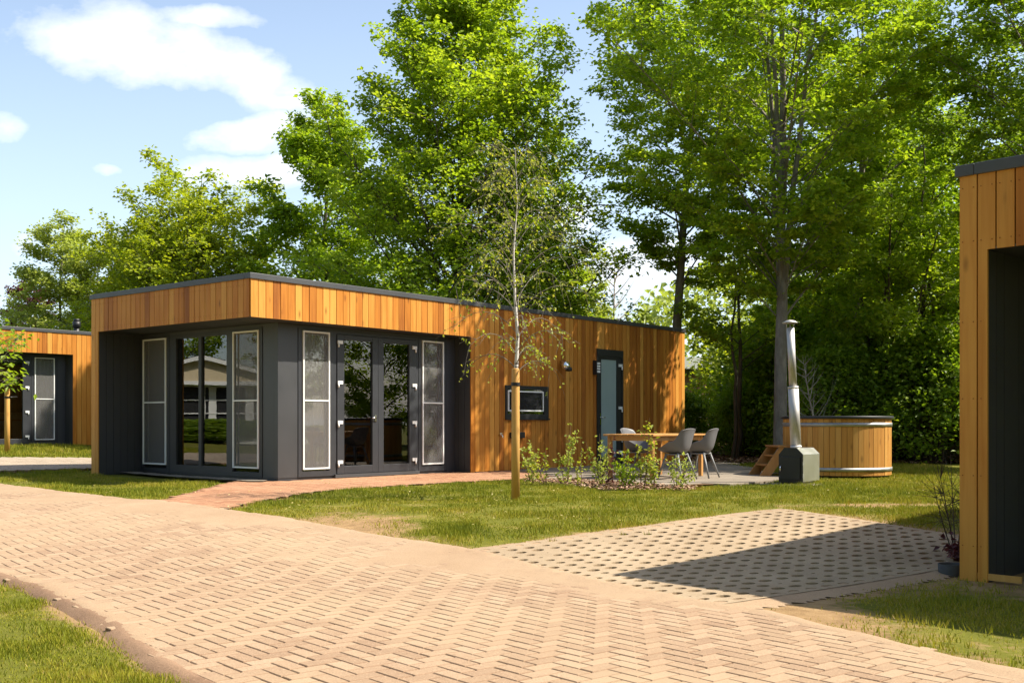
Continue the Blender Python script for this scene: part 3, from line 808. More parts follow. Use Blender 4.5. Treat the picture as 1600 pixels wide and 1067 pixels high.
def build_cabin():
    r = random.Random(21)
    root = empty('cabin')
    door_h = (9.31, 10.36, -0.1, 2.60); win_h = (6.154, 7.55, 1.056, 1.706)
    # cladding, one mesh per front
    T = 0.022
    mb = MB()
    put = lambda a, b_, c, d, dep, t: mb.box(a, b_, -dep, T, c, d, t)
    boards(0.004, LX, 0.022, HW, [(-1, SX, -1, HS), door_h, win_h], put, r)
    mb.build('cladding', M['clad'], root)
    mb = MB()
    put = lambda a, b_, c, d, dep, t: mb.box(-dep, T, a, b_, c, d, t)
    boards(0.026, LY - 0.004, 0.022, HW, [(-1, TY, -1, HS)], put, r)
    for k in range(32):                                                      # nail heads, two to a board
        for q in (0.03, 0.115):
            yy = 0.026 + (LY - 0.03)*k/32 + q
            for z in ((0.30, 0.85, 1.45, 2.05, 2.68, 3.10) if yy > TY else (2.68, 3.10)):
                mb.tube([(-0.0065, yy, z), (-0.001, yy, z)], 0.0045, 6, -0.6)
    mb.build('cladding', M['clad'], root)
    mb = MB()
    put = lambda a, b_, c, d, dep, t: mb.box(a, b_, LY - T, LY + dep, c, d, t)
    boards(0.026, LX - 0.026, 0.022, HW, [], put, r)
    mb.build('cladding', M['clad'], root)
    mb = MB()
    put = lambda a, b_, c, d, dep, t: mb.box(LX - T, LX + dep, a, b_, c, d, t)
    boards(0.026, LY - 0.026, 0.022, HW, [], put, r)
    mb.build('cladding', M['clad'], root)
    # black sheathing behind the boards and the walls inside
    sh = MB()
    for c in cells(SX + 0.06, LX - 0.05, 0.024, HW - 0.01, [door_h, win_h]): sh.box(c[0], c[1], T + 0.003, 0.15, c[2], c[3])
    sh.box(T + 0.003, SX + 0.058, T + 0.003, 0.12, HS + 0.02, HW - 0.01)
    sh.box(T + 0.003, 0.12, 0.123, LY - 0.05, HS + 0.02, HW - 0.01)
    sh.box(T + 0.003, LX - 0.05, LY - 0.14, LY - T - 0.003, 0.024, HW - 0.01)
    sh.box(LX - 0.14, LX - T - 0.003, 0.16, LY - 0.15, 0.024, HW - 0.01)
    sh.build('sheathing', M['black'], root)
    # dark panels of the recess
    p = MB()
    nb_ = 6; w_ = (DL + 0.02 - T - 0.003)/nb_
    for k in range(nb_):                                                     # alcove side, left front: painted boards
        p.box(T + 0.003 + k*w_ + 0.003, T + 0.003 + (k+1)*w_ - 0.003, TY + r.uniform(0, 0.003), TY + 0.05, 0.02, HS - 0.004)
    p.box(T + 0.003, DL + 0.02, TY + 0.051, TY + 0.075, 0.02, HS - 0.004)
    for k in range(3):                                                       # alcove side, right front
        p.box(SX + r.uniform(0, 0.003), SX + 0.04, T + 0.003 + k*0.148 + 0.003, T + 0.003 + (k+1)*0.148 - 0.003, 0.02, HS - 0.004)
    p.box(SX + 0.041, SX + 0.056, T + 0.003, DR + 0.05, 0.02, HS - 0.004)
    p.box(4.905, SX - 0.002, DR, DR + 0.08, 0.02, HS - 0.004)
    p.box(DL, 1.276, DR, DR + 0.10, 0.055, HS - 0.004)                        # corner pillar
    p.box(DL, DL + 0.10, DR + 0.102, 0.818, 0.055, HS - 0.004)
    p.box(1.278, 4.903, DR + 0.01, DR + 0.08, 2.545, HS - 0.004)              # lintel strips
    p.box(DL + 0.01, DL + 0.08, 0.822, TY - 0.002, 2.545, HS - 0.004)
    p.build('recess_panel', M['dark'], root)
    s = MB()
    s.box(0.004, SX + 0.02, 0.004, DR + 0.16, HS, HS + 0.018); s.box(0.004, DL + 0.16, DR + 0.162, TY + 0.05, HS, HS + 0.018)
    s.build('soffit', M['dark'], root)
    pl = MB()
    pl.box(DL + 0.008, 5.2, DR + 0.008, 4.3, -0.4, 0.052); pl.box(5.203, LX - 0.012, 0.012, LY - 0.02, -0.4, 0.018)
    pl.box(0.02, 5.2, TY + 0.006, LY - 0.02, -0.4, 0.018)
    pl.build('plinth', M['frame'], root)
    # roof, coping, ceiling, inside
    co = MB(); cz0, cz1 = HW - 0.006, HW + 0.084
    co.box(-0.022, LX + 0.022, -0.022, 0.13, cz0, cz1); co.box(-0.022, LX + 0.022, LY - 0.13, LY + 0.022, cz0, cz1)
    co.box(-0.022, 0.13, 0.132, LY - 0.132, cz0, cz1); co.box(LX - 0.13, LX + 0.022, 0.132, LY - 0.132, cz0, cz1)
    co.build('coping', M['coping'], root, bevel=0.006)
    rf = MB(); rf.box(0.13, LX - 0.13, 0.13, LY - 0.13, 3.05, 3.15); rf.build('roof', M['roof'], root)
    ins = MB()
    ins.box(0.95, LX - 0.15, 0.60, LY - 0.16, 2.63, 2.66)                      # ceiling
    ins.box(1.0, 9.0, LY - 0.18, LY - 0.145, 0.07, 2.62); ins.box(7.6, 7.7, 0.6, LY - 0.19, 0.07, 2.62)
    ins.build('interior_wall', M['inner'], root)
    fl = MB(); fl.box(0.98, LX - 0.15, 0.56, LY - 0.15, 0.054, 0.066); fl.build('floor', M['floor'], root)
    kb = MB(); kb.box(2.6, 5.6, LY - 0.80, LY - 0.2, 0.07, 0.95); kb.box(2.58, 5.62, LY - 0.82, LY - 0.19, 0.952, 0.985); kb.box(2.6, 5.6, LY - 0.55, LY - 0.2, 1.5, 2.2)
    kb.build('kitchen_unit', M['cream'], root)
    tb = MB(); tb.box(3.3, 4.6, 1.7, 2.5, 0.72, 0.76)
    for a in (3.34, 4.5):
        for c in (1.74, 2.4): tb.box(a, a+.06, c, c+.06, 0.066, 0.718)
    tb.build('indoor_table', M['teak'], root)

    # window helpers for the two orientations
    yF, xL = DR, DL
    def front_win(u0, u1):
        f = MB(); z0, z1, w = 0.056, 2.543, 0.095
        for c in cells(u0, u1, z0, z1, [(u0+w, u1-w, z0+w, z1-w)]): f.box(c[0], c[1], yF - 0.012, yF + 0.07, c[2], c[3])
        win = f.build('window', M['frame'], root)
        net = screen(win, lambda m, a, b_, c, d: m.box(a, b_, yF - 0.034, yF - 0.013, c, d), lambda m, a, b_, c, d: m.add([(a, yF-.022, c), (b_, yF-.022, c), (b_, yF-.022, d), (a, yF-.022, d)], [(0, 1, 2, 3)]),
                     u0 + 0.088, u1 - 0.100, 0.18, 2.50, 1.335)
        net.build('insect_net', M['net'], win)
        MB().box(u0+w, u1-w, yF + 0.028, yF + 0.036, z0+w, z1-w).build('pane', M['glass'], win)
        curtain_mesh('curtain', 'x', u0 + 0.02, u1 - 0.02, 0.09, 2.58, yF + 0.17, win, r, 6)
    front_win(1.280, 2.050); front_win(4.130, 4.900)
    def left_win(u0, u1):
        f = MB(); z0, z1, w = 0.056, 2.543, 0.080
        for c in cells(u0, u1, z0, z1, [(u0+w, u1-w, z0+w, z1-w)]): f.box(xL - 0.012, xL + 0.07, c[0], c[1], c[2], c[3])
        win = f.build('window', M['frame'], root)
        net = screen(win, lambda m, a, b_, c, d: m.box(xL - 0.034, xL - 0.013, a, b_, c, d), lambda m, a, b_, c, d: m.add([(xL-.022, a, c), (xL-.022, b_, c), (xL-.022, b_, d), (xL-.022, a, d)], [(0, 1, 2, 3)]),
                     u0 + 0.075, u1 - 0.105, 0.20, 2.50, 1.335)
        net.build('insect_net', M['net'], win)
        MB().box(xL + 0.028, xL + 0.036, u0+w, u1-w, z0+w, z1-w).build('pane', M['glass'], win)
        curtain_mesh('curtain', 'y', u0 + 0.02, u1 - 0.02, 0.09, 2.58, xL + 0.17, win, r, 6)
    left_win(0.822, 1.700); left_win(3.510, 4.436)
    # the big two-light window on the left front
    f = MB(); z0, z1 = 0.056, 2.543
    for c in cells(1.704, 3.506, z0, z1, [(1.795, 2.525, 0.21, 2.47), (2.610, 3.300, 0.21, 2.47)]): f.box(xL - 0.006, xL + 0.07, c[0], c[1], c[2], c[3])
    win = f.build('window', M['frame'], root)
    g_ = MB(); g_.box(xL + 0.028, xL + 0.036, 1.795, 2.525, 0.21, 2.47); g_.box(xL + 0.028, xL + 0.036, 2.610, 3.300, 0.21, 2.47)
    g_.build('pane', M['glass'], win)
    # double doors
    f = MB()
    for c in cells(2.054, 4.126, 0.056, 2.543, [(2.12, 4.06, 0.0, 2.49)]): f.box(c[0], c[1], yF - 0.004, yF + 0.07, c[2], c[3])
    f.build('door_frame', M['frame'], root)
    st = MB(); st.box(2.06, 4.12, yF - 0.05, yF + 0.065, 0.02, 0.075); st.build('door_sill', M['coping'], root)
    def leaf(u0, u1, p0, p1, hx, hside):
        d = MB()
        for c in cells(u0, u1, 0.082, 2.484, [(p0, p1, 0.215, 2.40)]): d.box(c[0], c[1], yF - 0.022, yF + 0.05, c[2], c[3])
        do = d.build('door', M['frame'], root, bevel=0.004)
        MB().box(p0, p1, yF + 0.010, yF + 0.018, 0.215, 2.40).build('pane', M['glass'], do)
        bd = MB()
        bd.box(p0, p1, yF - 0.006, yF + 0.008, 0.200, 0.214)
        bd.build('glazing_bead', M['coping'], do)
        for z in (2.35, 1.655, 0.97, 0.285):
            h = MB(); h.box(hx - 0.055, hx + 0.055, yF - 0.045, yF - 0.023, z - 0.028, z + 0.028)
            h.tube([(hx + hside*0.035, yF - 0.036, z - 0.030), (hx + hside*0.035, yF - 0.036, z - 0.085)], 0.014, 8)
            h.build('hinge', M['white'], do)
        return do
    d1 = leaf(2.125, 3.088, 2.284, 2.953, 2.180, -1)
    leaf(3.092, 4.055, 3.225, 3.880, 4.000, 1)
    h = MB(); h.tube([(3.02, yF - 0.024, 1.05), (3.02, yF - 0.062, 1.05), (2.90, yF - 0.066, 1.05)], 0.010, 8); h.box(2.995, 3.04, yF - 0.032, yF - 0.023, 0.98, 1.10)
    h.build('handle', M['chrome'], d1)
    # small window in the cladding
    f = MB()
    for c in cells(6.150, 7.554, 1.052, 1.710, [(6.225, 7.40, 1.14, 1.635)]): f.box(c[0], c[1], -0.020, 0.06, c[2], c[3])
    f.box(6.130, 7.574, -0.045, -0.0205, 1.020, 1.050)
    win = f.build('window', M['black'], root)
    net = screen(win, lambda m, a, b_, c, d: m.box(a, b_, -0.040, -0.0205, c, d), lambda m, a, b_, c, d: m.add([(a, -.03, c), (b_, -.03, c), (b_, -.03, d), (a, -.03, d)], [(0, 1, 2, 3)]), 6.215, 7.360, 1.195, 1.605, None)
    net.build('insect_net', M['netdark'], win)
    MB().box(6.225, 7.40, 0.0, 0.008, 1.14, 1.635).build('pane', M['glass'], win)
    # entrance door
    f = MB()
    for c in cells(9.312, 10.358, 0.0, 2.598, [(9.40, 10.28, -0.1, 2.44)]): f.box(c[0], c[1], -0.018, 0.07, c[2], c[3])
    f.build('door_frame', M['black'], root)
    d = MB()
    for c in cells(9.402, 10.278, 0.03, 2.436, [(9.49, 10.10, 0.20, 2.372)]): d.box(c[0], c[1], -0.004, 0.05, c[2], c[3])
    do = d.build('door', M['black'], root)
    MB().box(9.49, 10.10, 0.010, 0.022, 0.20, 2.372).build('pane', M['frost'], do)
    for z in (2.26, 1.30, 0.62, 0.30):
        h = MB(); h.box(10.17, 10.30, -0.030, -0.005, z - 0.03, z + 0.03); h.tube([(10.29, -0.026, z - 0.03), (10.29, -0.026, z - 0.10)], 0.016, 8)
        h.build('hinge', M['white'], do)
    h = MB(); h.box(9.425, 9.465, -0.016, -0.0045, 0.92, 1.18); h.tube([(9.445, -0.012, 1.08), (9.445, -0.06, 1.08), (9.57, -0.064, 1.08)], 0.011, 8)
    h.build('handle', M['chrome'], do)
    # fittings on the wall
    la = MB(); la.box(9.165, 9.300, -0.10, -0.004, 2.02, 2.33); lo = la.build('wall_lamp', M['black'], root)
    gl = MB()
    for k in range(4): gl.box(9.19, 9.2995, -0.112, -0.1005, 2.065 + k*0.06, 2.105 + k*0.06)
    gl.box(9.3005, 9.312, -0.085, -0.02, 2.06, 2.30)
    gl.build('lamp_diffuser', M['white'], lo)
    ba = MB(); ba.lathe([(0.001, .10), (.05, .087), (.087, .05), (.10, 0), (.087, -.05), (.05, -.087), (.001, -.10)], 20, (0, 0, 0)); ba.tube([(0, 0.0, 0.06), (0, 0.135, 0.10)], 0.022, 8)
    cam_ = ba.build('outdoor_spotlight', M['chrome'], root, loc=(7.97, -0.145, 2.16))
    le = MB(); le.lathe([(0.062, -0.02), (0.075, -0.055), (0.07, -0.10), (0.001, -0.11)], 16, (0.045, -0.05, -0.01)); le.build('lamp_hood', M['black'], cam_)
    tp = MB(); tp.tube([(5.957, 0.0, 0.72), (5.957, -0.09, 0.72), (5.957, -0.12, 0.66)], 0.014, 8); tp.box(5.92, 5.995, -0.07, -0.05, 0.742, 0.762); tp.tube([(5.957, -0.06, 0.72), (5.957, -0.06, 0.75)], .01, 6)
    tp.build('garden_tap', M['chrome'], root)
    so = MB(); so.box(6.29, 6.71, -0.07, -0.004, 0.655, 0.775); so.build('socket_box', M['black'], root, bevel=0.008)
    return root

cab = build_cabin()
cab.location = (-4.045, 16.85, 0.0); cab.rotation_euler = (0, 0, math.atan2(RY, RX))
GC = 'timber clad holiday cabins'
tag(cab, 'flat roofed larch cabin standing behind the young birch, with double doors and corner recess', 'cabin', GC)
cab2 = copy_tree(cab)
ps = HP(SX, 0, 0, 0)
cab2.location = (-12.52 - ps[0], 31.08 - ps[1], 0.300)
tag(cab2, 'sunlit cabin with black flue pipe, partly hidden behind the central cabin', 'cabin', GC)
fl_ = MB(); fl_.tube([(0, 0, 0), (0, 0, 0.42)], 0.085, 14); fl_.tube([(0, 0, 0.42), (0, 0, 0.60)], 0.115, 14); fl_.tube([(0, 0, 0.60), (0, 0, 0.68)], 0.09, 14)
fl_.build('flue_pipe', M['black'], cab2, loc=(6.35, 2.0, 3.15))
cab3 = copy_tree(cab)
cab3.location = (P2[0], P2[1], -0.300); cab3.rotation_euler = (0, 0, math.atan2(R2Y, R2X))
tag(cab3, 'shaded cabin cut by the right edge, showing one board corner and a black recess', 'cabin', GC)

# ------------------------------------------------------------------ garden furniture
TX, TYy = 2.31, 17.88
ang_r = math.atan2(RY, RX)
tab = empty('dining_table', (TX, TYy, 0.03), ang_r, 'long teak garden table on the grey terrace behind the low shrubs', 'table')
t = MB()
for k in range(8):
    y0 = -0.05 + k*(1.00/8); t.box(-0.06, 1.72, y0 + .003, y0 + 1.00/8 - .003, 0.712, 0.742, random.random())
t.build('table_top', M['teak'], tab, bevel=0.004)
ap = MB(); ap.box(0.07, 1.59, 0.012, 0.040, 0.632, 0.708, .4); ap.box(0.07, 1.59, 0.86, 0.888, 0.632, 0.708, .5); ap.box(0.012, 0.040, 0.07, 0.83, 0.632, 0.708, .6); ap.box(1.62, 1.648, 0.07, 0.83, 0.632, 0.708, .3)
ap.build('apron', M['teak'], tab)
for (a, b_) in ((0, 0), (1.595, 0), (0, 0.835), (1.595, 0.835)):
    MB().box(a, a+.065, b_, b_+.065, 0.0, 0.709, random.random()).build('leg', M['teak'], tab, bevel=0.006)

def chair_shell():
    prof = [(0.235, .462, .205), (0.20, .450, .225), (0.10, .432, .24), (-.02, .425, .245), (-.12, .43, .245), (-.185, .47, .24), (-.215, .55, .23), (-.238, .65, .222), (-.255, .74, .215), (-.272, .815, .205), (-.285, .845, .185)]
    lift = [.03, .06, .13, .19, .205, .16, .08, .02, 0, -.01, -.03]
    wrap = [0, 0, 0, .02, .06, .10, .12, .10, .075, .055, .03]
    n = 14; V = []; F = []
    for i, (y, z, w) in enumerate(prof):
        for k in range(n+1):
            q = -1 + 2*k/n; a = abs(q)**2.6
            V.append((q*w*(1.0 + 0.04*a), y + wrap[i]*a, z + lift[i]*a))
    for i in range(len(prof)-1):
        for k in range(n): F.append((i*(n+1)+k, i*(n+1)+k+1, (i+1)*(n+1)+k+1, (i+1)*(n+1)+k))
    bm = bmesh.new()
    vs = [bm.verts.new(v) for v in V]
    for f in F: bm.faces.new([vs[i] for i in f])
    bmesh.ops.recalc_face_normals(bm, faces=bm.faces)
    bmesh.ops.solidify(bm, geom=bm.faces[:], thickness=0.012)
    me = bpy.data.meshes.new('seat_shell'); bm.to_mesh(me); bm.free()
    me.polygons.foreach_set('use_smooth', np.ones(len(me.polygons), bool))
    me.materials.append(M['chair'])
    o = bpy.data.objects.new('seat_shell', me); COL.objects.link(o)
    md = o.modifiers.new('sub', 'SUBSURF'); md.levels = 1; md.render_levels = 1
    return o
def make_chair():
    root = empty('garden_chair')
    chair_shell().parent = root
    for sx, sy, ty in ((-1, 1, .22), (1, 1, .22), (-1, -1, -.25), (1, -1, -.25)):
        MB().tube([(sx*.13, sy*.11, .425), (sx*.225, ty, 0.0)], [.022, .013], 10).build('leg', M['chairleg'], root)
    ub = MB(); ub.box(-.15, .15, -.14, .14, .400, .418); ub.build('underframe', M['chairleg'], root, bevel=.006)
    return root
GCH = 'grey shell chairs around the teak table'
ch = make_chair()
def seat_at(o, a, b_, face, label):
    x = TX + a*RX - b_*RY; y = TYy + a*RY + b_*RX
    o.location = (x, y, Z(x, y) + 0.030); o.rotation_euler = (0, 0, ang_r + face)
    tag(o, label, 'chair', GCH)
seat_at(ch, 0.42, -0.20, R_(-4), 'grey shell chair nearest the tall shrub, on the open side of the teak table')
c2 = copy_tree(ch); seat_at(c2, 1.14, -0.24, R_(6), 'grey shell chair closest to the dark trees, at the far end of the teak table')
c3 = copy_tree(ch); seat_at(c3, 1.10, 1.00, R_(180), 'grey shell chair between the teak table and the cabin wall')

# hot tub
HT = (5.90, 19.80)
tub = empty('hot_tub', (HT[0], HT[1], Z(*HT) + 0.01), 0, 'round wooden hot tub with metal hoops and black rim on the lawn', 'hot tub')
NS, RT = 60, 0.945
st = MB()
for k in range(NS):
    a0, a1 = 2*math.pi*(k+.03)/NS, 2*math.pi*(k+.97)/NS
    rr = RT + random.uniform(-.003, .003)
    V = [(rad*math.cos(a), rad*math.sin(a), z) for z in (0.03, 1.02) for rad, a in ((rr, a0), (rr, a1), (rr-.045, a1), (rr-.045, a0))]
    st.add(V, [(0, 1, 5, 4), (1, 2, 6, 5), (2, 3, 7, 6), (3, 0, 4, 7), (4, 5, 6, 7), (3, 2, 1, 0)], random.gauss(.5, .2))
st.build('stave_wall', M['tubwood'], tub)
for z in (0.10, 0.885):
    MB().lathe([(RT+.004, z), (RT+.011, z), (RT+.011, z+.068), (RT+.004, z+.068)], 64).build('hoop', M['galv'], tub)
MB().lathe([(RT-.09, 1.022), (RT+.035, 1.022), (RT+.04, 1.03), (RT+.04, 1.062), (RT+.03, 1.072), (RT-.09, 1.072), (RT-.09, 1.022)], 64).build('rim', M['black'], tub)
MB().lathe([(0.001, 1.03), (0.4, 1.03), (RT-.092, 1.03), (RT-.092, 0.95), (0.001, 0.95)], 48).build('cover', M['roof'], tub)
MB().lathe([(0.001, 0.0), (RT-.07, 0.0), (RT-.07, 0.029), (0.001, 0.029)], 48).build('base', M['black'], tub)

# wood heater with its chimney
hx, hy = 4.52, 16.95
dA = R_(37); dx_, dy_ = math.sin(dA), math.cos(dA)
hea = empty('tub_heater', (hx, hy, Z(hx, hy) + 0.004), math.atan2(dy_, dx_), 'wood fired tub heater with black front, steel sides and tall chimney', 'heater')
# local x runs back from the front face, local y to the left of it
prof = [(0.0, 0.035), (0.38, 0.035), (0.38, 0.455), (0.29, 0.56), (0.10, 0.56), (0.0, 0.465)]
MB().prism(prof, 'x', 0.004, 0.70).build('body', M['steelbox'], hea, bevel=0.004)
fr = MB(); fr.prism([(-0.008, 0.03), (0.388, 0.03), (0.388, 0.458), (0.294, 0.568), (0.096, 0.568), (-0.008, 0.468)], 'x', -0.012, 0.003); fp = fr.build('front_panel', M['black'], hea)
dr_ = MB(); dr_.box(-0.030, -0.013, 0.03, 0.35, 0.07, 0.43); dd = dr_.build('door', M['black'], hea, bevel=0.006)
MB().tube([(-0.032, 0.335, 0.27), (-0.075, 0.335, 0.27), (-0.080, 0.335, 0.20)], 0.010, 8).build('handle', M['chrome'], dd)
for z in (0.13, 0.32):
    MB().box(-0.020, 0.012, -0.020, -0.009, z - .03, z + .03).build('hinge', M['steel'], dd)
ft = MB(); ft.box(0.02, 0.68, 0.01, 0.37, -0.01, 0.033); ft.build('base', M['black'], hea)
cb = (0.20, 0.19)
pa = MB(); pa.tube([(cb[0], cb[1], 0.555), (cb[0]-.0375, cb[1]+.032, 1.52)], 0.083, 24); pa.tube([(cb[0], cb[1], 0.556), (cb[0], cb[1], 0.60)], 0.090, 24); pa.tube([(cb[0]-.037, cb[1]+.0315, 1.50), (cb[0]-.0378, cb[1]+.0325, 1.53)], 0.086, 24)
lowp = pa.build('flue_pipe', M['steel'], hea)
MB().tube([(cb[0]-.037, cb[1]+.0315, 1.50), (cb[0]-.074, cb[1]+.0635, 2.46)], 0.061, 20).build('upper_flue', M['steel'], hea)
cp = MB(); c_ = (cb[0]-.075, cb[1]+.065, 2.54); cp.lathe([(0.001, 0.045), (0.06, 0.03), (0.125, -0.004), (0.12, -0.012), (0.001, 0.0)], 20, c_)
for q in (0.4, 2.5, 4.6): cp.tube([(c_[0]+.055*math.cos(q), c_[1]+.055*math.sin(q), -0.10+c_[2]), (c_[0]+.07*math.cos(q), c_[1]+.07*math.sin(q), c_[2])], .007, 6)
cp.build('chimney_cap', M['steel'], hea)
# paving slab that peeps out beside the heater
tag(slabs('heater_slab', [(4.2, 16.75), (5.0, 16.75), (5.35, 17.75), (4.6, 18.0), (4.1, 17.2)], R_(53), 0.4, M['concrete'], 0.004, 9), kind='structure')

# steps up to the tub
sp = empty('tub_steps', (4.36, 19.15, 0.03), R_(8), 'small wooden steps leaning up to the hot tub behind the heater', 'steps')
for y0 in (0.0, 0.55):
    m_ = MB(); m_.prism([(0.0, 0.0), (0.20, 0.0), (0.56, 0.50), (0.36, 0.50)], 'y', y0, y0 + 0.04, 0.5); m_.build('stringer', M['stepwood'], sp)
    m_ = MB(); m_.box(0.60, 0.66, y0, y0 + .04, 0.0, 0.50, .4); m_.build('post', M['stepwood'], sp)
for x0, x1, z in ((0.12, 0.36, 0.17), (0.28, 0.50, 0.335), (0.33, 0.72, 0.502)):
    MB().box(x0, x1, 0.041 if z < .5 else -0.02, 0.549 if z < .5 else 0.61, z, z + 0.03, random.random()).build('tread', M['stepwood'], sp)

# stakes
def stake(x, y, h, r0, label, lean=(0, 0), strap=True):
    o = empty('tree_stake', (x, y, Z(x, y) - 0.05), 0, label, 'stake')
    m_ = MB(); m_.tube([(0, 0, 0), (lean[0]*.5, lean[1]*.5, h*.5), (lean[0], lean[1], h - .012), (lean[0], lean[1], h)], [r0, r0*.96, r0*.93, r0*.84], 16, 0.5)
    m_.build('post', M['stakewood'], o)
    if strap:
        s_ = MB(); z = h - .20; s_.tube([(lean[0], lean[1], z - .022), (lean[0], lean[1], z + .022)], r0*1.05, 16, cap=False)
        s_.tube([(lean[0] + r0*.6, lean[1] + r0*.6, z), (lean[0] + .03, lean[1] + .42, z + .02)], .016, 6)
        s_.build('strap', M['black'], o)
    return o
stake(0.045, 13.81, 1.70, 0.054, 'stout round stake on the lawn tied to the white young birch', (0.0, 0.0))
stake(-11.55, 24.93, 1.50, 0.060, 'thin round stake beside the grass by the cabin with the flue pipe', (0.0, 0.0))

# grey ring beside the right cabin
rx, ry = 3.55, 8.80
tag(MB().lathe([(0.098, -0.05), (0.105, 0.07), (0.097, 0.07), (0.090, -0.01), (0.001, -0.01)], 28).build('planter_ring', M['roof'], None, loc=(rx, ry, Z(rx, ry))), 'empty grey plastic planter ring on bare soil by the shaded cabin corner', 'planter')
vt = MB(); vt.box(0, .42, -0.012, 0.006, 0, .05, .5)
o_ = vt.build('timber_offcut', M['stakewood'], None, loc=(3.56 + .02, 8.57, Z(3.5, 8.6) - 0.005)); o_.rotation_euler = (0, 0, math.atan2(-R2X, R2Y))
tag(o_, 'pale timber offcut lying under the shaded cabin corner', 'timber')

# houses beyond: low white-edged house behind the right end of the cabin
bh = empty('bungalow', (4.5, 46.0, 0.0), R_(12), 'flat roofed bungalow with white roof edge glimpsed between trees beyond the terrace', 'house')
w_ = MB()
for c in cells(-4.0, 4.0, 0, 3.0, [(0.6, 2.6, 0.9, 2.2), (3.0, 3.7, 0.0, 2.2)]): w_.box(c[0], c[1], -0.12, 0.12, c[2], c[3])
w_.box(3.76, 4.0, 0.125, 7, 0, 3.0); w_.box(-4.0, -3.76, 0.125, 7, 0, 3.0); w_.box(-3.75, 3.75, 6.76, 7, 0, 3.0)
w_.build('wall', M['brickwall'], bh)
MB().box(-4.4, 4.4, -0.5, 7.4, 3.25, 3.75).build('roof_edge', M['white'], bh)
MB().box(-4.2, 4.2, -0.3, 7.2, 3.005, 3.245).build('soffit', M['dark'], bh)
wf = MB()
for c in cells(0.6, 2.6, 0.9, 2.2, [(0.68, 1.56, 0.98, 2.12), (1.64, 2.52, 0.98, 2.12)]): wf.box(c[0], c[1], -0.16, 0.0, c[2], c[3])
wo = wf.build('window', M['white'], bh); MB().box(0.62, 2.58, -0.02, 0.0, 0.92, 2.18).build('pane', M['glass'], wo)
MB().box(3.02, 3.68, -0.10, 0.0, 0.0, 2.18).build('door', M['white'], bh)

# the cream cottage across the road (seen mirrored in the big window)
ct = empty('cottage', (-27.2, 20.9, 0.10), R_(90), 'cream gabled cottage with white bay window, mirrored in the big corner window', 'house')
w_ = MB(); w_.box(-3.1, 3.1, 0.6, 9.0, 0, 2.25); w_.build('wall', M['white'], ct)
gb = MB(); gb.prism([(-3.5, 2.30), (3.5, 2.30), (3.5, 2.42), (0, 3.20), (-3.5, 2.42)], 'y', 0.02, 0.30); gb.build('gable', M['cream'], ct)
rf = MB(); rf.prism([(-3.85, 2.36), (0, 3.22), (0, 3.36), (-3.85, 2.50)], 'y', -0.2, 9.3); rf.prism([(3.85, 2.36), (3.85, 2.50), (0, 3.36), (0, 3.22)], 'y', -0.2, 9.3)
rf.build('roof', M['tiles'], ct)
vg = MB(); vg.prism([(-3.9, 2.30), (0, 3.19), (0, 3.34), (-3.9, 2.45)], 'y', -0.25, -0.205); vg.prism([(3.9, 2.30), (3.9, 2.45), (0, 3.34), (0, 3.19)], 'y', -0.25, -0.205); vg.box(-3.5, 3.5, -0.02, 0.015, 2.26, 2.40)
vg.build('bargeboard', M['white'], ct)
wf = MB()
for c in cells(-2.2, 2.2, 0.65, 2.25, [(-2.1 + k*1.06, -2.1 + k*1.06 + 1.0, 0.73 + j*.50, 0.73 + j*.50 + .46) for k in range(4) for j in range(3)]): wf.box(c[0], c[1], 0.50, 0.58, c[2], c[3])
wo = wf.build('window', M['white'], ct)
MB().box(-2.15, 2.15, 0.585, 0.595, 0.7, 2.2).build('pane', M['black'], wo)
for x0 in (-2.0, -0.5, 1.6):
    cm = MB(); cm.box(x0, x0 + 0.32, 0.52, 0.57, 0.72, 2.2); cm.build('curtain', M['white'], wo)

ct.scale = (0.9, 0.9, 1.0)
# ------------------------------------------------------------------ vegetation
class TubeBatch:
    def __init__(s): s.V = []; s.F = []; s.n = 0
    def add(s, pts, r0, r1, sides):
        pts = np.asarray(pts, float); m = len(pts)
        d = np.gradient(pts, axis=0); d /= np.linalg.norm(d, axis=1)[:, None] + 1e-9
        ref = np.where(np.abs(d[:, 2:3]) > 0.9, np.array([[1., 0, 0]]), np.array([[0, 0, 1.]]))
        ref = np.repeat(ref[:1], m, 0)
        a = np.cross(d, ref); a /= np.linalg.norm(a, axis=1)[:, None] + 1e-9
        b_ = np.cross(d, a)
        t = np.arange(sides)*2*math.pi/sides
        rad = np.linspace(0, 1, m)
        rad = r0 + (r1 - r0)*rad
        if callable(getattr(r0, '__call__', None)): rad = r0
        V = pts[:, None] + (a[:, None]*np.cos(t)[None, :, None] + b_[:, None]*np.sin(t)[None, :, None])*rad[:, None, None]
        s.V.append(V.reshape(-1, 3))
        i = np.arange(m-1)[:, None]*sides; k = np.arange(sides)[None]
        k2 = (k+1) % sides
        F = np.stack([i+k, i+k2, i+sides+k2, i+sides+k], -1).reshape(-1, 4) + s.n
        s.F.append(F); s.n += m*sides
    def obj(s, name, mat, parent):
        return np_mesh(name, np.concatenate(s.V), np.concatenate(s.F), mat, parent, smooth=True)

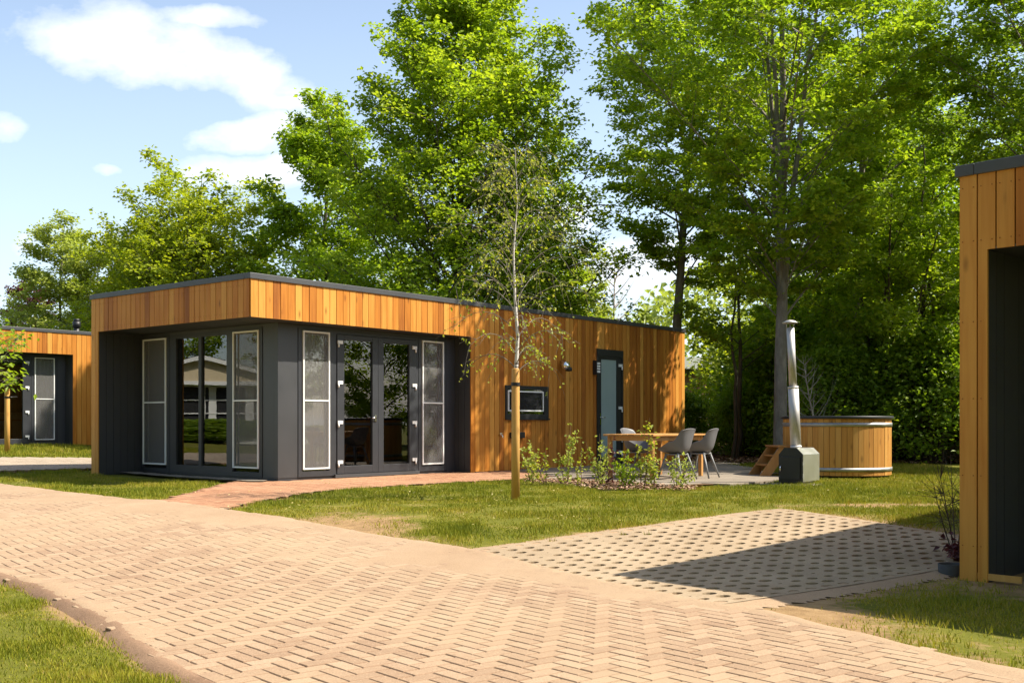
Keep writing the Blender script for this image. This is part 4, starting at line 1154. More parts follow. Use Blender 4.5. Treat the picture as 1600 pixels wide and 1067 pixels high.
def leaf_quads(P, D, L, W, r, up=1.0, droop=0.25):
    """P points, D outward direction hints; pointed leaf of four corners, folded a little"""
    n = len(P)
    N = r.normal(size=(n, 3))*0.75; N[:, 2] = np.abs(N[:, 2])*0.6 + up
    N /= np.linalg.norm(N, axis=1)[:, None]
    d = D + r.normal(size=(n, 3))*0.7; d[:, 2] -= droop
    d -= N*np.sum(d*N, 1)[:, None]; d /= np.linalg.norm(d, axis=1)[:, None] + 1e-9
    s = np.cross(N, d)
    l = L*(0.6 + 0.7*r.random(n))[:, None]; w = W*(0.6 + 0.7*r.random(n))[:, None]
    fold = (0.15 + 0.2*r.random(n))[:, None]*w
    V = np.stack([P, P + d*l*0.45 + s*w + N*fold, P + d*l - N*l*0.15, P + d*l*0.45 - s*w + N*fold], 1)
    return V.reshape(-1, 3)

def bez(p0, p1, p2, n):
    t = np.linspace(0, 1, n)[:, None]
    return p0*(1-t)**2 + 2*p1*t*(1-t) + p2*t*t

def grow(seed, H, cb, R, nl=34, asc=0.9, shape=None, stems=1, rt=0.16, nsec=8, ntw=5, leaves=30, L=0.13, W=0.055, up=1.0, droop=0.25,
         spread=1.0, bark='barkd', leaf='leafA', secf=0.50, twf=0.34, wob=0.25, lean=(0, 0), gap=0.0, flat=0.75, secz=0.42, lspread=1.0, fork=0.0):
    """a tree: stem(s), limbs, branches, twigs and leaves -> Empty with trunk and crown"""
    r = np.random.default_rng(seed)
    shape = shape or (lambda q: math.sin(math.pi*min(1, q**0.75*0.93 + 0.07))**0.8)
    root = empty('tree'); tb = TubeBatch(); LP = []; LD = []
    stemlist = []
    for si in range(stems):
        a = 2*math.pi*si/stems + r.random()
        off = 0 if stems == 1 else 0.25*H*0.28
        zf = fork if (fork and si) else 0.0
        hh = H*(1 if si == 0 else 0.82 + 0.12*r.random())
        n = 12; t = np.linspace(0, 1, n)
        base = np.array([math.cos(a), math.sin(a), 0])*(0 if (stems == 1 or fork) else 0.16)
        if fork and si == 0: off = 0.25
        path = np.stack([base[0] + math.cos(a)*off*t**1.3 + lean[0]*t**1.5 + wob*np.cumsum(r.normal(size=n))*0.13, base[1] + math.sin(a)*off*t**1.3 + lean[1]*t**1.5 + wob*np.cumsum(r.normal(size=n))*0.13, zf + (hh*0.93 - zf)*t], -1)
        path[0, :2] = base[:2]
        if zf:
            j = stemlist[0][0]; q_ = np.array([np.interp(zf, j[:, 2], j[:, 0]), np.interp(zf, j[:, 2], j[:, 1])]); path[:, :2] += q_ - path[0, :2]
        rr = rt*(1 if si == 0 else (0.5 if fork else 0.75))
        m = len(path)
        tb.add(np.vstack([path[:1] - [0, 0, 0.25], path]) if not zf else path, rr*1.25, 0.012, 9)
        stemlist.append((path, hh, rr))
    def at(path, hh, z):
        return np.array([np.interp(z, path[:, 2], path[:, 0]), np.interp(z, path[:, 2], path[:, 1]), z])
    for i in range(nl):
        path, hh, rr = stemlist[i % stems]
        q = (i + r.random())/nl
        z = cb + (hh*0.985 - cb)*q**0.92
        az = i*2.39996 + r.random()*0.8
        rad = R*shape(q)*(0.70 + 0.55*r.random())
        if gap and r.random() < gap: continue
        z0 = max(cb*0.75, z - rad*asc*(0.7+0.3*r.random()))
        p0 = at(path, hh, min(z0, hh*0.95)); c0 = at(path, hh, min(z, hh*.97))
        out = np.array([math.cos(az), math.sin(az), 0])
        p2 = c0 + out*rad + [0, 0, r.normal()*0.25]
        p1 = p0 + out*rad*0.5 + [0, 0, (p2[2]-p0[2])*(0.62 if asc > .5 else .5)]
        limb = bez(p0, p1, p2, 8)
        lr = max(0.012, rr*0.42*(1 - 0.75*z0/H)*(rad/R)**0.5)
        tb.add(limb, lr, 0.006, 5)
        ns = max(3, int(nsec*(0.5 + 0.5*rad/R)))
        for k in range(ns):
            f = 0.22 + 0.78*(k + r.random())/ns
            x = f*7; i0 = min(6, int(x)); b0 = limb[i0] + (limb[i0+1]-limb[i0])*(x-i0)
            tan = limb[i0+1]-limb[i0]; tan /= np.linalg.norm(tan) + 1e-9
            side = np.cross(tan, [0, 0, 1.0]); side /= np.linalg.norm(side) + 1e-9
            sg = 1 if k % 2 else -1
            ln = max(0.35, rad*secf*(1.15 - 0.65*f)*(0.6 + 0.8*r.random()))*spread
            dr = tan*0.65 + side*sg*0.85 + np.array([0, 0, 0.18 + secz*r.normal()]); dr /= np.linalg.norm(dr)
            b2 = b0 + dr*ln + [0, 0, -droop*0.25*ln]
            sec = bez(b0, b0 + dr*ln*0.5 + [0, 0, 0.06*ln], b2, 4)
            tb.add(sec, max(.006, lr*0.4), 0.003, 3)
            for j in range(ntw):
                f2 = 0.15 + 0.85*(j + r.random())/ntw
                x = f2*3; i1 = min(2, int(x)); t0 = sec[i1] + (sec[i1+1]-sec[i1])*(x-i1)
                td = dr*0.6 + np.cross(dr, [0, 0, 1.0])*(1 if j % 2 else -1)*0.8 + r.normal(size=3)*0.28; td /= np.linalg.norm(td) + 1e-9
                tl = max(0.16, ln*twf*(0.6 + 0.8*r.random()))
                t1 = t0 + td*tl + [0, 0, -droop*0.35*tl]
                tb.add(np.stack([t0, t1]), 0.004, 0.002, 3)
                nv = max(2, int(leaves*(0.5 + r.random())))
                u = r.random(nv)[:, None]**0.8
                P = t0 + (t1-t0)*u*1.05 + r.normal(size=(nv, 3))*np.array([1, 1, flat])*(0.09 + 0.17*tl)*lspread
                LP.append(P); LD.append(np.repeat(td[None], nv, 0))
    trunk = tb.obj('trunk', M[bark], root)
    P = np.concatenate(LP); D = np.concatenate(LD)
    V = leaf_quads(P, D, L, W, r, up, droop)
    n = len(P)
    tint = np.clip(0.5 + 0.20*r.normal(size=n) + 0.55*(r.random(len(LP))-0.5).repeat([len(a) for a in LP]), 0, 1)
    np_mesh('crown', V, np.arange(n*4).reshape(-1, 4), M[leaf], root, tint=tint)
    return root

def bare(seed, H, R, bark, nl=26):
    r = np.random.default_rng(seed); root = empty('bare_tree'); tb = TubeBatch()
    tb.add(np.array([[0, 0, -.2], [.05, 0, H*.3], [0, .08, H*.65], [.05, .05, H]]), H*0.014, 0.006, 7)
    kids = TubeBatch()
    for i in range(nl):
        q = 0.25 + 0.72*(i + r.random())/nl; az = i*2.4 + r.random()
        z = H*q; ln = R*(1.15 - q)*(.7 + .6*r.random()) + .25
        o = np.array([math.cos(az), math.sin(az), 0])
        p0 = np.array([0.03, 0.04, z]); limb = bez(p0, p0 + o*ln*.5 + [0, 0, ln*.35], p0 + o*ln + [0, 0, ln*1.0], 6); kids.add(limb, H*0.004, .004, 4)
        for k in range(7):
            b0 = limb[min(5, 1 + k*5//7)]; d = o*.5 + r.normal(size=3)*.5 + [0, 0, .6]; kids.add(np.stack([b0, b0 + d*ln*.22, b0 + d*ln*.42 + r.normal(size=3)*.05]), .006, .002, 3)
    tb.obj('trunk', M[bark], root); kids.obj('twigs', M[bark], root)
    return root

def plant(root_name, seed, H, spread, nst, leaves, L, W, leaf, bark='barkr', low=0.15, lean=(0, 0), curve=0.3, side=3):
    """shrub or sapling of thin stems from one foot"""
    r = np.random.default_rng(seed); root = empty(root_name); tb = TubeBatch(); LP = []; LD = []
    for i in range(nst):
        a = 2.4*i + r.random(); h = H*(1 if i == 0 else 0.45 + 0.5*r.random()); s = spread*(0.15 if i == 0 else 0.5 + .5*r.random())
        p0 = np.array([math.cos(a)*.02, math.sin(a)*.02, -.03]); p2 = np.array([math.cos(a)*s + lean[0]*h, math.sin(a)*s + lean[1]*h, h])
        p1 = p0*(.5) + p2*.5 + np.array([r.normal()*.04, r.normal()*.04, curve*h*.2])
        st = bez(p0, p1, p2, 7); tb.add(st, .007, .002, 5)
        segs = [(st[int(q*5)], st[int(q*5)+1]) for q in np.linspace(low, 1, 10)]
        for _ in range(side):
            b0 = st[r.integers(2, 6)]; d = r.normal(size=3)*.6 + [0, 0, .5]; d /= np.linalg.norm(d); b1 = b0 + d*spread*(.35 + .5*r.random())
            tb.add(np.stack([b0, b1]), .003, .0015, 3); segs += [(b0, b1)]*3
        for p, q in segs:
            m = max(1, int(leaves*(.3 + 0.85*r.random()))); u = r.random(m)[:, None]
            LP.append(p + (q-p)*u + r.normal(size=(m, 3))*.022); LD.append(np.repeat((r.normal(size=(1, 3))*.6 + [[0, 0, .2]]), m, 0) + r.normal(size=(m, 3))*.4)
    tb.obj('stem', M[bark], root)
    P = np.concatenate(LP); D = np.concatenate(LD); n = len(P)
    if leaves > 0:
        np_mesh('foliage', leaf_quads(P, D, L, W, r, 0.5, .2), np.arange(n*4).reshape(-1, 4), M[leaf], root, tint=r.random(n))
    return root

def bush(seed, H, R, n_clump, per, L, W, leaf, bark='barkd'):
    """dense bush: many stems, leaf clumps through a ragged dome"""
    r = np.random.default_rng(seed); root = empty('bush'); tb = TubeBatch(); LP = []; LD = []
    for i in range(n_clump):
        a = r.random()*2*math.pi; q = r.random()**.55; h = H*(0.08 + 0.92*r.random()**0.9)
        rad = R*q*math.sqrt(max(.05, 1 - (h/H)**2.6))*(.75 + .45*r.random())
        c = np.array([math.cos(a)*rad, math.sin(a)*rad, h])
        if i % 3 == 0:
            p0 = np.array([c[0]*.25 + r.normal()*.1, c[1]*.25 + r.normal()*.1, -.05])
            tb.add(bez(p0, np.array([c[0]*.45, c[1]*.45, h*.6]), c, 5), .018, .004, 4)
        m = int(per*(.5 + r.random())); sz = 0.16 + .16*r.random()
        P = c + r.normal(size=(m, 3))*np.array([1, 1, .5])*sz
        LP.append(P); LD.append(np.repeat(np.array([[math.cos(a), math.sin(a), 0]]), m, 0))
    tb.obj('stem', M[bark], root)
    P = np.concatenate(LP); D = np.concatenate(LD); n = len(P)
    k = P[:, 2] > 0.02; P, D = P[k], D[k]; n = len(P)
    tint = np.clip(.5 + .25*r.normal(size=n), 0, 1)
    np_mesh('foliage', leaf_quads(P, D, L, W, r, .8, .25), np.arange(n*4).reshape(-1, 4), M[leaf], root, tint=tint)
    return root

def put(o, x, y, s=1.0, rz=0.0, label=None, cat='tree', group=None, name=None, sz=None, leaf=None):
    o.location = (x, y, Z(x, y) - 0.02); o.scale = (s, s, s if sz is None else sz); o.rotation_euler = (0, 0, rz)
    if name: o.name = name
    if leaf:
        for c in o.children:
            if c.name.startswith(('crown', 'foliage')):
                c.data = c.data.copy(); c.data.materials[0] = M[leaf]
    return tag(o, label, cat, group)

con = lambda q: (1 - q)**0.52*0.95*min(1, q*5 + .5) + 0.05
blunt = lambda q: (1 - q)**0.28*min(1, q*3 + .5)*.95 + .05
ovate = lambda q: (1 - q)**0.45*min(1, q*3 + .5)*.95 + .05
ovf = lambda q: (0.35 + 0.65*min(1, q*2.2))*(1 - max(0, q - .55)/.45*0.55)
# the big tree over the cabin, its neighbours, the ones over the terrace
tD = grow(101, 14.4, 2.2, 4.6, nl=120, asc=1.25, shape=con, rt=0.17, nsec=10, ntw=5, leaves=26, L=0.125, W=0.055, bark='barkd', flat=.7)
put(tD, -1.55, 31.2, label='tallest bright green tree, rising in a cone behind the middle of the central cabin', name='maple_tree')
tC = grow(102, 11.2, 1.6, 2.9, nl=60, asc=0.9, shape=ovate, rt=0.13, nsec=8, ntw=5, leaves=22, L=0.15, W=0.06)
put(tC, -6.8, 39.0, 1.12, label='mid height green tree just left of the tallest cone shaped tree', name='maple_tree')
tB = grow(103, 9.6, 1.4, 3.7, nl=96, asc=0.85, shape=blunt, rt=0.12, nsec=8, ntw=5, leaves=20, L=0.14, W=0.055, stems=3, leaf='leafY', bark='barkg')
put(tB, -12.2, 40.5, 1.1, label='yellow green tree with open crown above the left corner of the central cabin', name='maple_tree')
tE = grow(104, 12.4, 2.6, 2.3, nl=34, asc=0.8, shape=ovate, rt=0.10, nsec=7, ntw=4, leaves=14, L=0.12, W=0.05, droop=.45, flat=.5, secz=.25)
put(tE, 0.75, 36.0, label='loose crowned tree with thin twigs against the sky, right of the tallest tree', name='maple_tree')
tF = grow(105, 15.5, 5.2, 3.0, nl=46, asc=0.75, shape=ovf, rt=0.15, nsec=9, ntw=5, leaves=28, L=0.115, W=0.052, bark='barkg', lean=(0.7, 0), flat=.4, secz=.25)
put(tF, 4.5, 31.0, label='tree with a curved pale brown trunk standing behind the right end of the central cabin', name='maple_tree')
tG = grow(106, 14.5, 4.3, 3.7, nl=54, asc=0.9, shape=ovf, rt=0.14, nsec=9, ntw=5, leaves=36, L=0.105, W=0.05, stems=4, fork=3.0, bark='barkg', flat=.34, secz=.22, lspread=0.78)
put(tG, 5.92, 24.1, label='large tree with forking grey trunk just left of the hot tub chimney', name='maple_tree')
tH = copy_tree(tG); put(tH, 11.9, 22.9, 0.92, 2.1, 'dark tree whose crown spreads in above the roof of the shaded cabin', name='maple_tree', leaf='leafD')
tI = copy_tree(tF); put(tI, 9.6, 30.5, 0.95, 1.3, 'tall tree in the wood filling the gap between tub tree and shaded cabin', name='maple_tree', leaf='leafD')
tP = grow(107, 7.6, 0.6, 2.5, nl=46, asc=0.8, shape=ovate, rt=0.08, nsec=7, ntw=5, leaves=22, L=0.12, W=0.05, leaf='leafP', bark='barkg')
put(tP, -18.6, 45.0, 1.18, 0, 'pale green tree furthest left, above the roof of the cabin with the flue', name='field_maple')
t = copy_tree(tP); put(t, -14.6, 43.0, 1.08, 2.0, 'pale green tree between the flue pipe and the yellow green tree', name='field_maple')
t = copy_tree(tP); put(t, 2.6, 41.0, 0.92, 4.0, 'pale green tree low behind the young birch, above the cabin roof edge', name='field_maple')
t = copy_tree(tP); put(t, 0.2, 43.0, 0.85, 1.0, 'pale low tree seen under the branches of the loose crowned tree', name='field_maple')
t = copy_tree(tP); put(t, -21.8, 49.0, 0.92, 3.0, 'purple leaved tree at the left edge behind the cabin with the flue', name='purple_plum', leaf='leafR')
t = copy_tree(tP); put(t, -17.2, 47.5, 0.78, 1.4, 'purple leaved tree half hidden behind the furthest left pale tree', name='purple_plum', leaf='leafR')
t = copy_tree(tP); put(t, -12.4, 41.0, 1.12, 5.1, 'pale green tree low behind the left corner of the central cabin roof', name='field_maple')
t = copy_tree(tP); put(t, -16.9, 44.2, 1.05, 0.7, 'pale green tree directly above the flue pipe', name='field_maple')
b_ = bare(120, 9.0, 2.0, 'barkp'); put(b_, 4.4, 47.0, 0.95, 0, 'pale leafless tree behind the gap between the loose tree and the curved trunk')
t = copy_tree(b_); put(t, -16.2, 46.5, 1.02, 1.2, 'leafless tree with reddish twigs left of the yellow green tree')
t = copy_tree(b_); put(t, 7.0, 24.6, 0.30, .6, 'thin grey leafless sapling leaning behind the hot tub', name='bare_tree'); t.rotation_euler = (R_(8), R_(-24), .6)
t = copy_tree(b_); put(t, -5.4, 46.0, 0.9, 2.2, 'leafless tree glimpsed through the lower crown above the cabin corner')
# the wood on the right
tW = grow(108, 11.0, 0.9, 3.0, nl=46, asc=0.7, shape=ovate, rt=0.11, nsec=8, ntw=5, leaves=20, L=0.14, W=0.058, leaf='leafA')
tW.location = (0, 0, 0)
spots = [(8.2, 34.5, .5, 0.3, 'slim wood tree seen behind the chimney cap', None), (10.6, 33.6, 1.05, 1.9, 'leafy wood tree over the right half of the hot tub', None), (13.0, 34.5, 1.1, 3.3, 'leafy wood tree left of the shaded cabin roof', None),
         (16.6, 33.0, 1.1, 4.4, 'leafy wood tree above the shaded cabin roof', None), (10.3, 41.0, 0.60, 2.6, 'sunlit yellow tree far behind the hot tub', 'leafY'),
         (19.5, 37.0, 1.15, 1.9, 'wood tree at the right edge of the picture', None)]
first = True; lmat = {}
for (x, y, s, rz, lab, lm) in spots:
    o = tW if first else copy_tree(tW); first = False
    put(o, x, y, s, rz, lab, name='wood_tree', group='trees in the wood')
    if lm:
        for c in o.children:
            if c.name.startswith('crown'):
                if lm not in lmat:
                    me = c.data.copy(); me.materials[0] = M[lm]; lmat[lm] = me
                c.data = lmat[lm]
# thin dark trunk beside the bungalow, tree row beyond the right cabins
tS = grow(109, 7.5, 2.9, 1.7, nl=20, asc=0.7, shape=ovate, rt=0.07, nsec=6, ntw=4, leaves=16, L=0.13, W=0.055, stems=2, wob=.5, leaf='leafA')
put(tS, 6.0, 29.6, 1.0, 0.4, 'thin dark twin stemmed tree between the bungalow and the chimney', name='slim_tree')
t = copy_tree(tS); put(t, 9.5, 27.6, .95, 2.3, 'slim tree with bare lower stem leaning behind the hot tub', name='slim_tree'); t.rotation_euler = (R_(-6), R_(-12), 2.3)
for (x, y, s, rz, lab) in ((9.3, 28.0, 1.0, 1.2, 'slim tree at the wood edge behind the right side of the hot tub'), (10.9, 28.3, 1.15, 3.4, 'slim tree at the wood edge between hot tub and shaded cabin'), (12.7, 28.0, 1.05, 5.2, 'slim tree at the wood edge hidden behind the shaded cabin column')):
    t = copy_tree(tS); put(t, x, y, s, rz, lab, name='slim_tree')
for (x, y, s, rz, lab) in ((26.0, 21.5, 1.0, .4, 'wood tree beyond the right edge, mirrored in the left glass door'), (27.0, 26.0, 1.1, 1.4, 'wood tree beyond the right edge, mirrored in the right glass door'), (28.0, 17.0, 1.05, 2.4, 'wood tree beyond the right edge behind the shaded cabin')):
    t = copy_tree(tW); put(t, x, y, s, rz, lab, name='wood_tree', group='trees in the wood')
for (x, y, s, rz, lab) in ((-38.0, 17.0, 1.05, .4, 'wood tree mirrored above the cottage in the corner window, left one'), (-38.5, 23.5, 1.1, 1.7, 'wood tree mirrored above the cottage in the corner window, right one')):
    t = copy_tree(tW); put(t, x, y, s, rz, lab, name='wood_tree', group='trees in the wood')
for i, (x, y, s, rz) in enumerate(((-17.0, -7.0, 1.15, .3), (-9.0, -10.0, 1.1, 1.3), (-1.5, -9.0, 1.2, 2.2), (6.0, -10.5, 1.15, 3.0), (13.0, -8.0, 1.1, 4.1), (-23.0, -1.0, 1.1, 5.0))):  # unseen trees added behind the camera, cutting sky light on the right cabin
    t = copy_tree(tW); put(t, x, y, s*1.5, rz, 'unseen tree added behind the viewer to block sky light', name='wood_tree', group='added trees behind the viewer that block sky light')
# understorey
BG = 'bushes at the edge of the wood'
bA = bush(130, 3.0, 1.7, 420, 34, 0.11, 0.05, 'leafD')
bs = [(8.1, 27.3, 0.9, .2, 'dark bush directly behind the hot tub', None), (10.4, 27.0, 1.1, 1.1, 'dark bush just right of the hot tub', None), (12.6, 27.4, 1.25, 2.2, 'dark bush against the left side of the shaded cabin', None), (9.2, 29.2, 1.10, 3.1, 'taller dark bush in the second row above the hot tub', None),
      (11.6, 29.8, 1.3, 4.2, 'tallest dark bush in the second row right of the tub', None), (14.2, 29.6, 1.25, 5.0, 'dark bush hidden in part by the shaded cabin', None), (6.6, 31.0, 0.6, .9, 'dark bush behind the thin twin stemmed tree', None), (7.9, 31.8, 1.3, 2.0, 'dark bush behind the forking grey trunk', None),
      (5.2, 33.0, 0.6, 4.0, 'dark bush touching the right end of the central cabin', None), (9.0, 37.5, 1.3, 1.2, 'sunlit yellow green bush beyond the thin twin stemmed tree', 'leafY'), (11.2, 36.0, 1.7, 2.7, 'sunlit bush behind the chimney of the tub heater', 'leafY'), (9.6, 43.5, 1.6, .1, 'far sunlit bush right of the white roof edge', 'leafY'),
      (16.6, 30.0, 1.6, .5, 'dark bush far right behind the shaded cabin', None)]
first = True; bl = {}
for (x, y, s, rz, lab, lm) in bs:
    o = bA if first else copy_tree(bA); first = False
    put(o, x, y, s, rz, lab, 'bush', BG)
    if lm:
        for c in o.children:
            if c.name.startswith('foliage'):
                if lm not in bl:
                    me = c.data.copy(); me.materials[0] = M[lm]; bl[lm] = me
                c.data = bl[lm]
# hedge before the mirrored cottage
hb = copy_tree(bA); put(hb, -25.3, 20.8, 1.0, 0, 'low green hedge in front of the cream cottage, mirrored in the corner window', 'hedge', name='hedge'); hb.scale = (0.5, 2.6, 0.26)

# far wood behind everything
def far_wood():
    r = np.random.default_rng(5); n = 70000
    x = -75 + 150*r.random(n); y = 60 + 14*r.random(n)
    top = 4.2 + 2.6*fbm(x, y*0, 0.16) + sm(3, 14, x)*5.5
    z = top*r.random(n)**0.7
    P = np.stack([x, y, z], -1) + r.normal(size=(n, 3))*.3
    V = leaf_quads(P, r.normal(size=(n, 3)), 0.38, 0.18, r, .5, .2)
    o = np_mesh('far_wood', V, np.arange(n*4).reshape(-1, 4), M['leafP'], tint=np.clip(.35*r.random(n) + .6*(fbm(x, y, .3)-.2), 0, 1))
    return tag(o, kind='stuff')
far_wood()

# young birch by the stake
def birch():
    r = np.random.default_rng(77); root = empty('young_birch'); tb = TubeBatch(); br = TubeBatch(); LP = []; LD = []
    H = 4.55; path = np.array([[0, 0, -.1], [0, 0, .8], [.01, -.01, 1.6], [.035, 0, 2.1], [0, .0, 2.6], [-.02, .02, 3.2], [.03, 0, 3.9], [0, 0, H]])
    fine = np.stack([np.interp(np.linspace(0, 1, 22), np.linspace(0, 1, 8), path[:, k]) for k in range(3)], -1)
    tb.add(fine, 0.038, 0.003, 10); tb.obj('trunk', M['barkb'], root)
    for i in range(52):
        q = i/52; z = 1.62 + (H - 1.75)*q**0.95; az = i*2.4 + r.random()*.7
        ln = (1.05*(1-q)**0.6 + 0.22)*(.65 + .55*r.random()) if z > 2.0 else 0.75*(.5 + .6*r.random())
        o = np.array([math.cos(az), math.sin(az), 0]); c = np.array([np.interp(z, path[:, 2], path[:, 0]), np.interp(z, path[:, 2], path[:, 1]), z])
        up = .55 + .5*q
        limb = bez(c, c + o*ln*.5 + [0, 0, ln*up], c + o*ln + [0, 0, ln*(up*.55 - .25*(1-q))], 8)
        br.add(limb, 0.007*(1-q*.5), .002, 5)
        for k in range(9):
            b0 = limb[min(7, 2 + int(k*.7))]; d = o*.6 + r.normal(size=3)*.5 + [0, 0, -.15]; d /= np.linalg.norm(d)
            tl = .12 + .26*r.random(); b1 = b0 + d*tl + [0, 0, -.35*tl]
            br.add(np.stack([b0, (b0+b1)/2 + [0, 0, .03], b1]), .003, .0014, 3)
            m = r.integers(2, 6); u = r.random(m)[:, None]
            LP.append(b0 + (b1-b0)*u + r.normal(size=(m, 3))*.018); LD.append(np.repeat([[0, 0, -.6]], m, 0))
    br.obj('branches', M['barkg'], root)
    P = np.concatenate(LP); D = np.concatenate(LD); n = len(P)
    np_mesh('crown', leaf_quads(P, D, .042, .017, r, .3, .5), np.arange(n*4).reshape(-1, 4), M['leafB'], root, tint=r.random(n))
    return root
put(birch(), 0.040, 14.25, 1, 0, 'slender young birch with white stem and sparse small leaves behind the stout stake')
# young tree at the left edge
tL = grow(140, 2.9, 1.45, 0.95, nl=14, asc=0.5, rt=0.03, nsec=4, ntw=3, leaves=4, L=0.15, W=0.05, droop=.7, leaf='leafA', bark='barkg', wob=.1)
put(tL, -11.95, 24.9, 1.0, .5, 'young drooping tree cut by the left edge beside the thin stake', name='young_tree')

# shrubs in the mulch bed
SG = 'young shrubs in the mulch bed'
shr = [(0.33, 17.55, .72, .24, 5, 4, 'leafP', 'leafy shrub at the left end of the mulch bed', (-.1, 0)), (0.52, 17.2, .55, .22, 4, 3, 'leafB', 'low sparse shrub leaning left in the mulch bed', (-.35, 0)), (0.85, 17.0, .98, .24, 4, 5, 'leafP', 'shrub with one tall upright shoot, left of the table', (.05, 0)),
       (1.05, 16.7, .62, .10, 2, 3, 'leafB', 'thin single stem seedling between two fuller shrubs', (0, 0)), (1.34, 16.45, .82, .20, 5, 5, 'leafP', 'upright leafy shrub before the left table leg', (-.05, 0)), (1.50, 16.2, .78, .09, 2, 4, 'leafR', 'slim reddish seedling beside the left table leg', (0, 0)),
       (1.66, 16.0, .60, .25, 6, 5, 'leafA', 'dense round green shrub under the table edge', (0, 0)), (1.90, 15.85, 1.05, .16, 3, 5, 'leafB', 'tallest shoot in the bed, reaching above the table top', (.08, 0)), (2.06, 15.95, .62, .12, 3, 5, 'leafP', 'narrow shrub hiding the front table leg', (0, 0)),
       (2.42, 15.95, .52, .30, 5, 4, 'leafP', 'loose spreading shrub before the nearest grey chair', (.15, 0))]
for i, (x, y, h, sp_, ns, lv, lf, lab, ln) in enumerate(shr):
    put(plant('shrub', 300 + i, h, sp_, ns, lv, .062, .019, lf, 'barkr', .12, ln), x, y, 1, 0, lab, 'shrub', SG)
put(plant('sapling', 331, .95, .36, 8, 0.0, .05, .02, 'leafR', 'barkd', .3, (.05, 0), .2, 16), 3.98, 9.75, 1, 0, 'leafless dark sapling in front of the shaded cabin corner', 'sapling')
put(plant('ground_plant', 332, .17, .24, 9, 5, .055, .028, 'leafR', 'barkr', .1), 3.92, 9.25, 1, 0, 'low reddish plant at the foot of the leafless sapling', 'plant')

# ------------------------------------------------------------------ sky, sun, camera
w = bpy.data.worlds.new('World'); sc.world = w; w.use_nodes = True
nt = w.node_tree
for n in list(nt.nodes): nt.nodes.remove(n)
b = NB(nt); out = nt.nodes.new('ShaderNodeOutputWorld'); bg = nt.nodes.new('ShaderNodeBackground')
bg.inputs['Strength'].default_value = 0.105
sky = nt.nodes.new('ShaderNodeTexSky'); sky.sky_type = 'NISHITA'; sky.sun_disc = False
sky.sun_elevation = R_(SUN_EL); sky.sun_rotation = R_(91); sky.air_density = 1.0; sky.dust_density = 1.6; sky.ozone_density = 1.4
tc = nt.nodes.new('ShaderNodeTexCoord'); sx = nt.nodes.new('ShaderNodeSeparateXYZ'); nt.links.new(tc.outputs['Generated'], sx.inputs[0])
ysafe = b.math('MAXIMUM', sx.outputs[1], 0.02)
U = b.math('DIVIDE', sx.outputs[0], ysafe); Vv = b.math('DIVIDE', sx.outputs[2], ysafe)
cmb = nt.nodes.new('ShaderNodeCombineXYZ'); nt.links.new(U, cmb.inputs[0]); nt.links.new(Vv, cmb.inputs[1])
n1 = b.noise(b.scaled(cmb.outputs[0], 1, 1.6, 1), 9.0, 9, 0.60)
n2 = b.noise(b.scaled(cmb.outputs[0], 1, 1.6, 1), 3.2, 4, 0.5)
wn = nt.nodes.new('ShaderNodeTexNoise'); wn.inputs['Scale'].default_value = 7.0; wn.inputs['Detail'].default_value = 6.0
nt.links.new(cmb.outputs[0], wn.inputs['Vector'])
ws = nt.nodes.new('ShaderNodeSeparateColor'); nt.links.new(wn.outputs['Color'], ws.inputs[0])
U0, V0 = U, Vv
U = b.math('ADD', U, b.math('MULTIPLY', b.math('SUBTRACT', ws.outputs[0], 0.5), 0.11)); V1 = b.math('ADD', Vv, b.math('MULTIPLY', b.math('SUBTRACT', ws.outputs[1], 0.5), 0.075))
def blob(u, v, ru, rv, rot):
    cx, cy = (u-800)/1702.5, (660.5-v)/1702.5; a, c = ru/1702.5, rv/1702.5; cr, sr = math.cos(rot), math.sin(rot)
    dx, dy = b.math('SUBTRACT', U, cx), b.math('SUBTRACT', V1, cy)
    p = b.math('ADD', b.math('MULTIPLY', dx, cr/a), b.math('MULTIPLY', dy, sr/a)); q = b.math('ADD', b.math('MULTIPLY', dx, -sr/c), b.math('MULTIPLY', dy, cr/c))
    d2 = b.math('ADD', b.math('MULTIPLY', p, p), b.math('MULTIPLY', q, q))
    return b.math('SUBTRACT', 1.0, d2)
tot = None
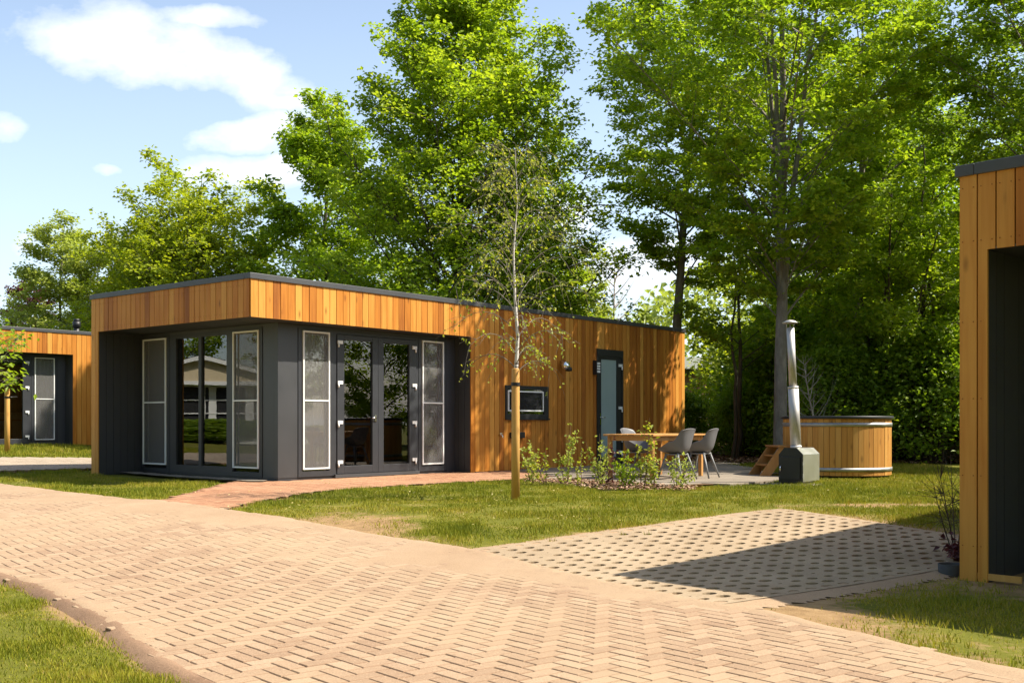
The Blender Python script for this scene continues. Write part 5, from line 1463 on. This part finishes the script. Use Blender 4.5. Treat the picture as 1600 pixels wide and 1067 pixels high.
for bb in ((190, 60, 190, 74, -.22), (350, 108, 215, 54, -.22), (335, 20, 110, 24, -.12), (400, 205, 110, 38, .30), (455, 148, 62, 22, .1), (78, 366, 46, 22, 0), (8, 185, 42, 26, 0), (152, 380, 26, 12, 0), (190, 281, 38, 11, -.1), (850, 350, 110, 70, .2), (420, 275, 150, 36, .1), (990, 430, 160, 60, 0), (1230, 400, 120, 40, 0), (1900, 300, 200, 60, 0), (-500, 300, 220, 60, 0)):
    d = b.math('MULTIPLY', b.math('MAXIMUM', blob(*bb), -2.0), 1.0 if bb[2] > 60 else 0.5)
    if bb[2] <= 60: d = b.math('SUBTRACT', d, 0.12)
    tot = d if tot is None else b.math('MAXIMUM', tot, d)
dens = b.math('ADD', b.math('MULTIPLY', tot, 0.50), b.math('ADD', b.math('MULTIPLY', b.math('SUBTRACT', n1, 0.5), 1.6), b.math('MULTIPLY', b.math('SUBTRACT', n2, 0.5), 0.7)))
fac = b.ramp(dens, [(-0.22, g3(0)), (0.10, g3(0.16)), (0.40, g3(0.55)), (0.95, g3(1))])
fac = b.math('MULTIPLY', fac, b.math('GREATER_THAN', sx.outputs[1], 0.03))
veil = b.math('MULTIPLY', b.math('SUBTRACT', 1.0, b.math('MULTIPLY', Vv, 1.7), clamp=True), 0.45)
skyc = b.mix(b.math('MAXIMUM', veil, 0.10), sky.outputs[0], (6.2, 7.2, 8.2))
cc = b.mix(b.math('MULTIPLY', fac, 0.97), skyc, b.mix(b.ramp(n2, [(0.38, g3(0)), (0.66, g3(1))]), (7.6, 7.5, 7.4), (5.7, 5.85, 6.05)))
nt.links.new(cc, bg.inputs[0]); nt.links.new(bg.outputs[0], out.inputs[0])

sun = bpy.data.lights.new('sun', 'SUN'); sun.energy = 4.6; sun.angle = R_(0.53); sun.color = (1.0, 0.93, 0.80)
so = bpy.data.objects.new('sun', sun); COL.objects.link(so); so.rotation_euler = (0, R_(90 - SUN_EL), R_(-1)); so.location = (30, 0, 40)

cam = bpy.data.cameras.new('camera'); co = bpy.data.objects.new('camera', cam); COL.objects.link(co)
co.location = (0, 0, EYE); co.rotation_euler = (R_(90), 0, 0)
cam.sensor_width = 36; cam.lens = 1702.5/1600*36; cam.shift_y = (660.5 - 533.5)/1600; cam.clip_start = 0.1; cam.clip_end = 2000
sc.camera = co
sc.view_settings.view_transform = 'Standard'; sc.view_settings.look = 'None'; sc.view_settings.gamma = 1
sc.view_settings.exposure = 1.05
sc.cycles.max_bounces = 8; sc.cycles.transparent_max_bounces = 16; sc.cycles.diffuse_bounces = 6; sc.cycles.glossy_bounces = 4
sc.cycles.sample_clamp_indirect = 6
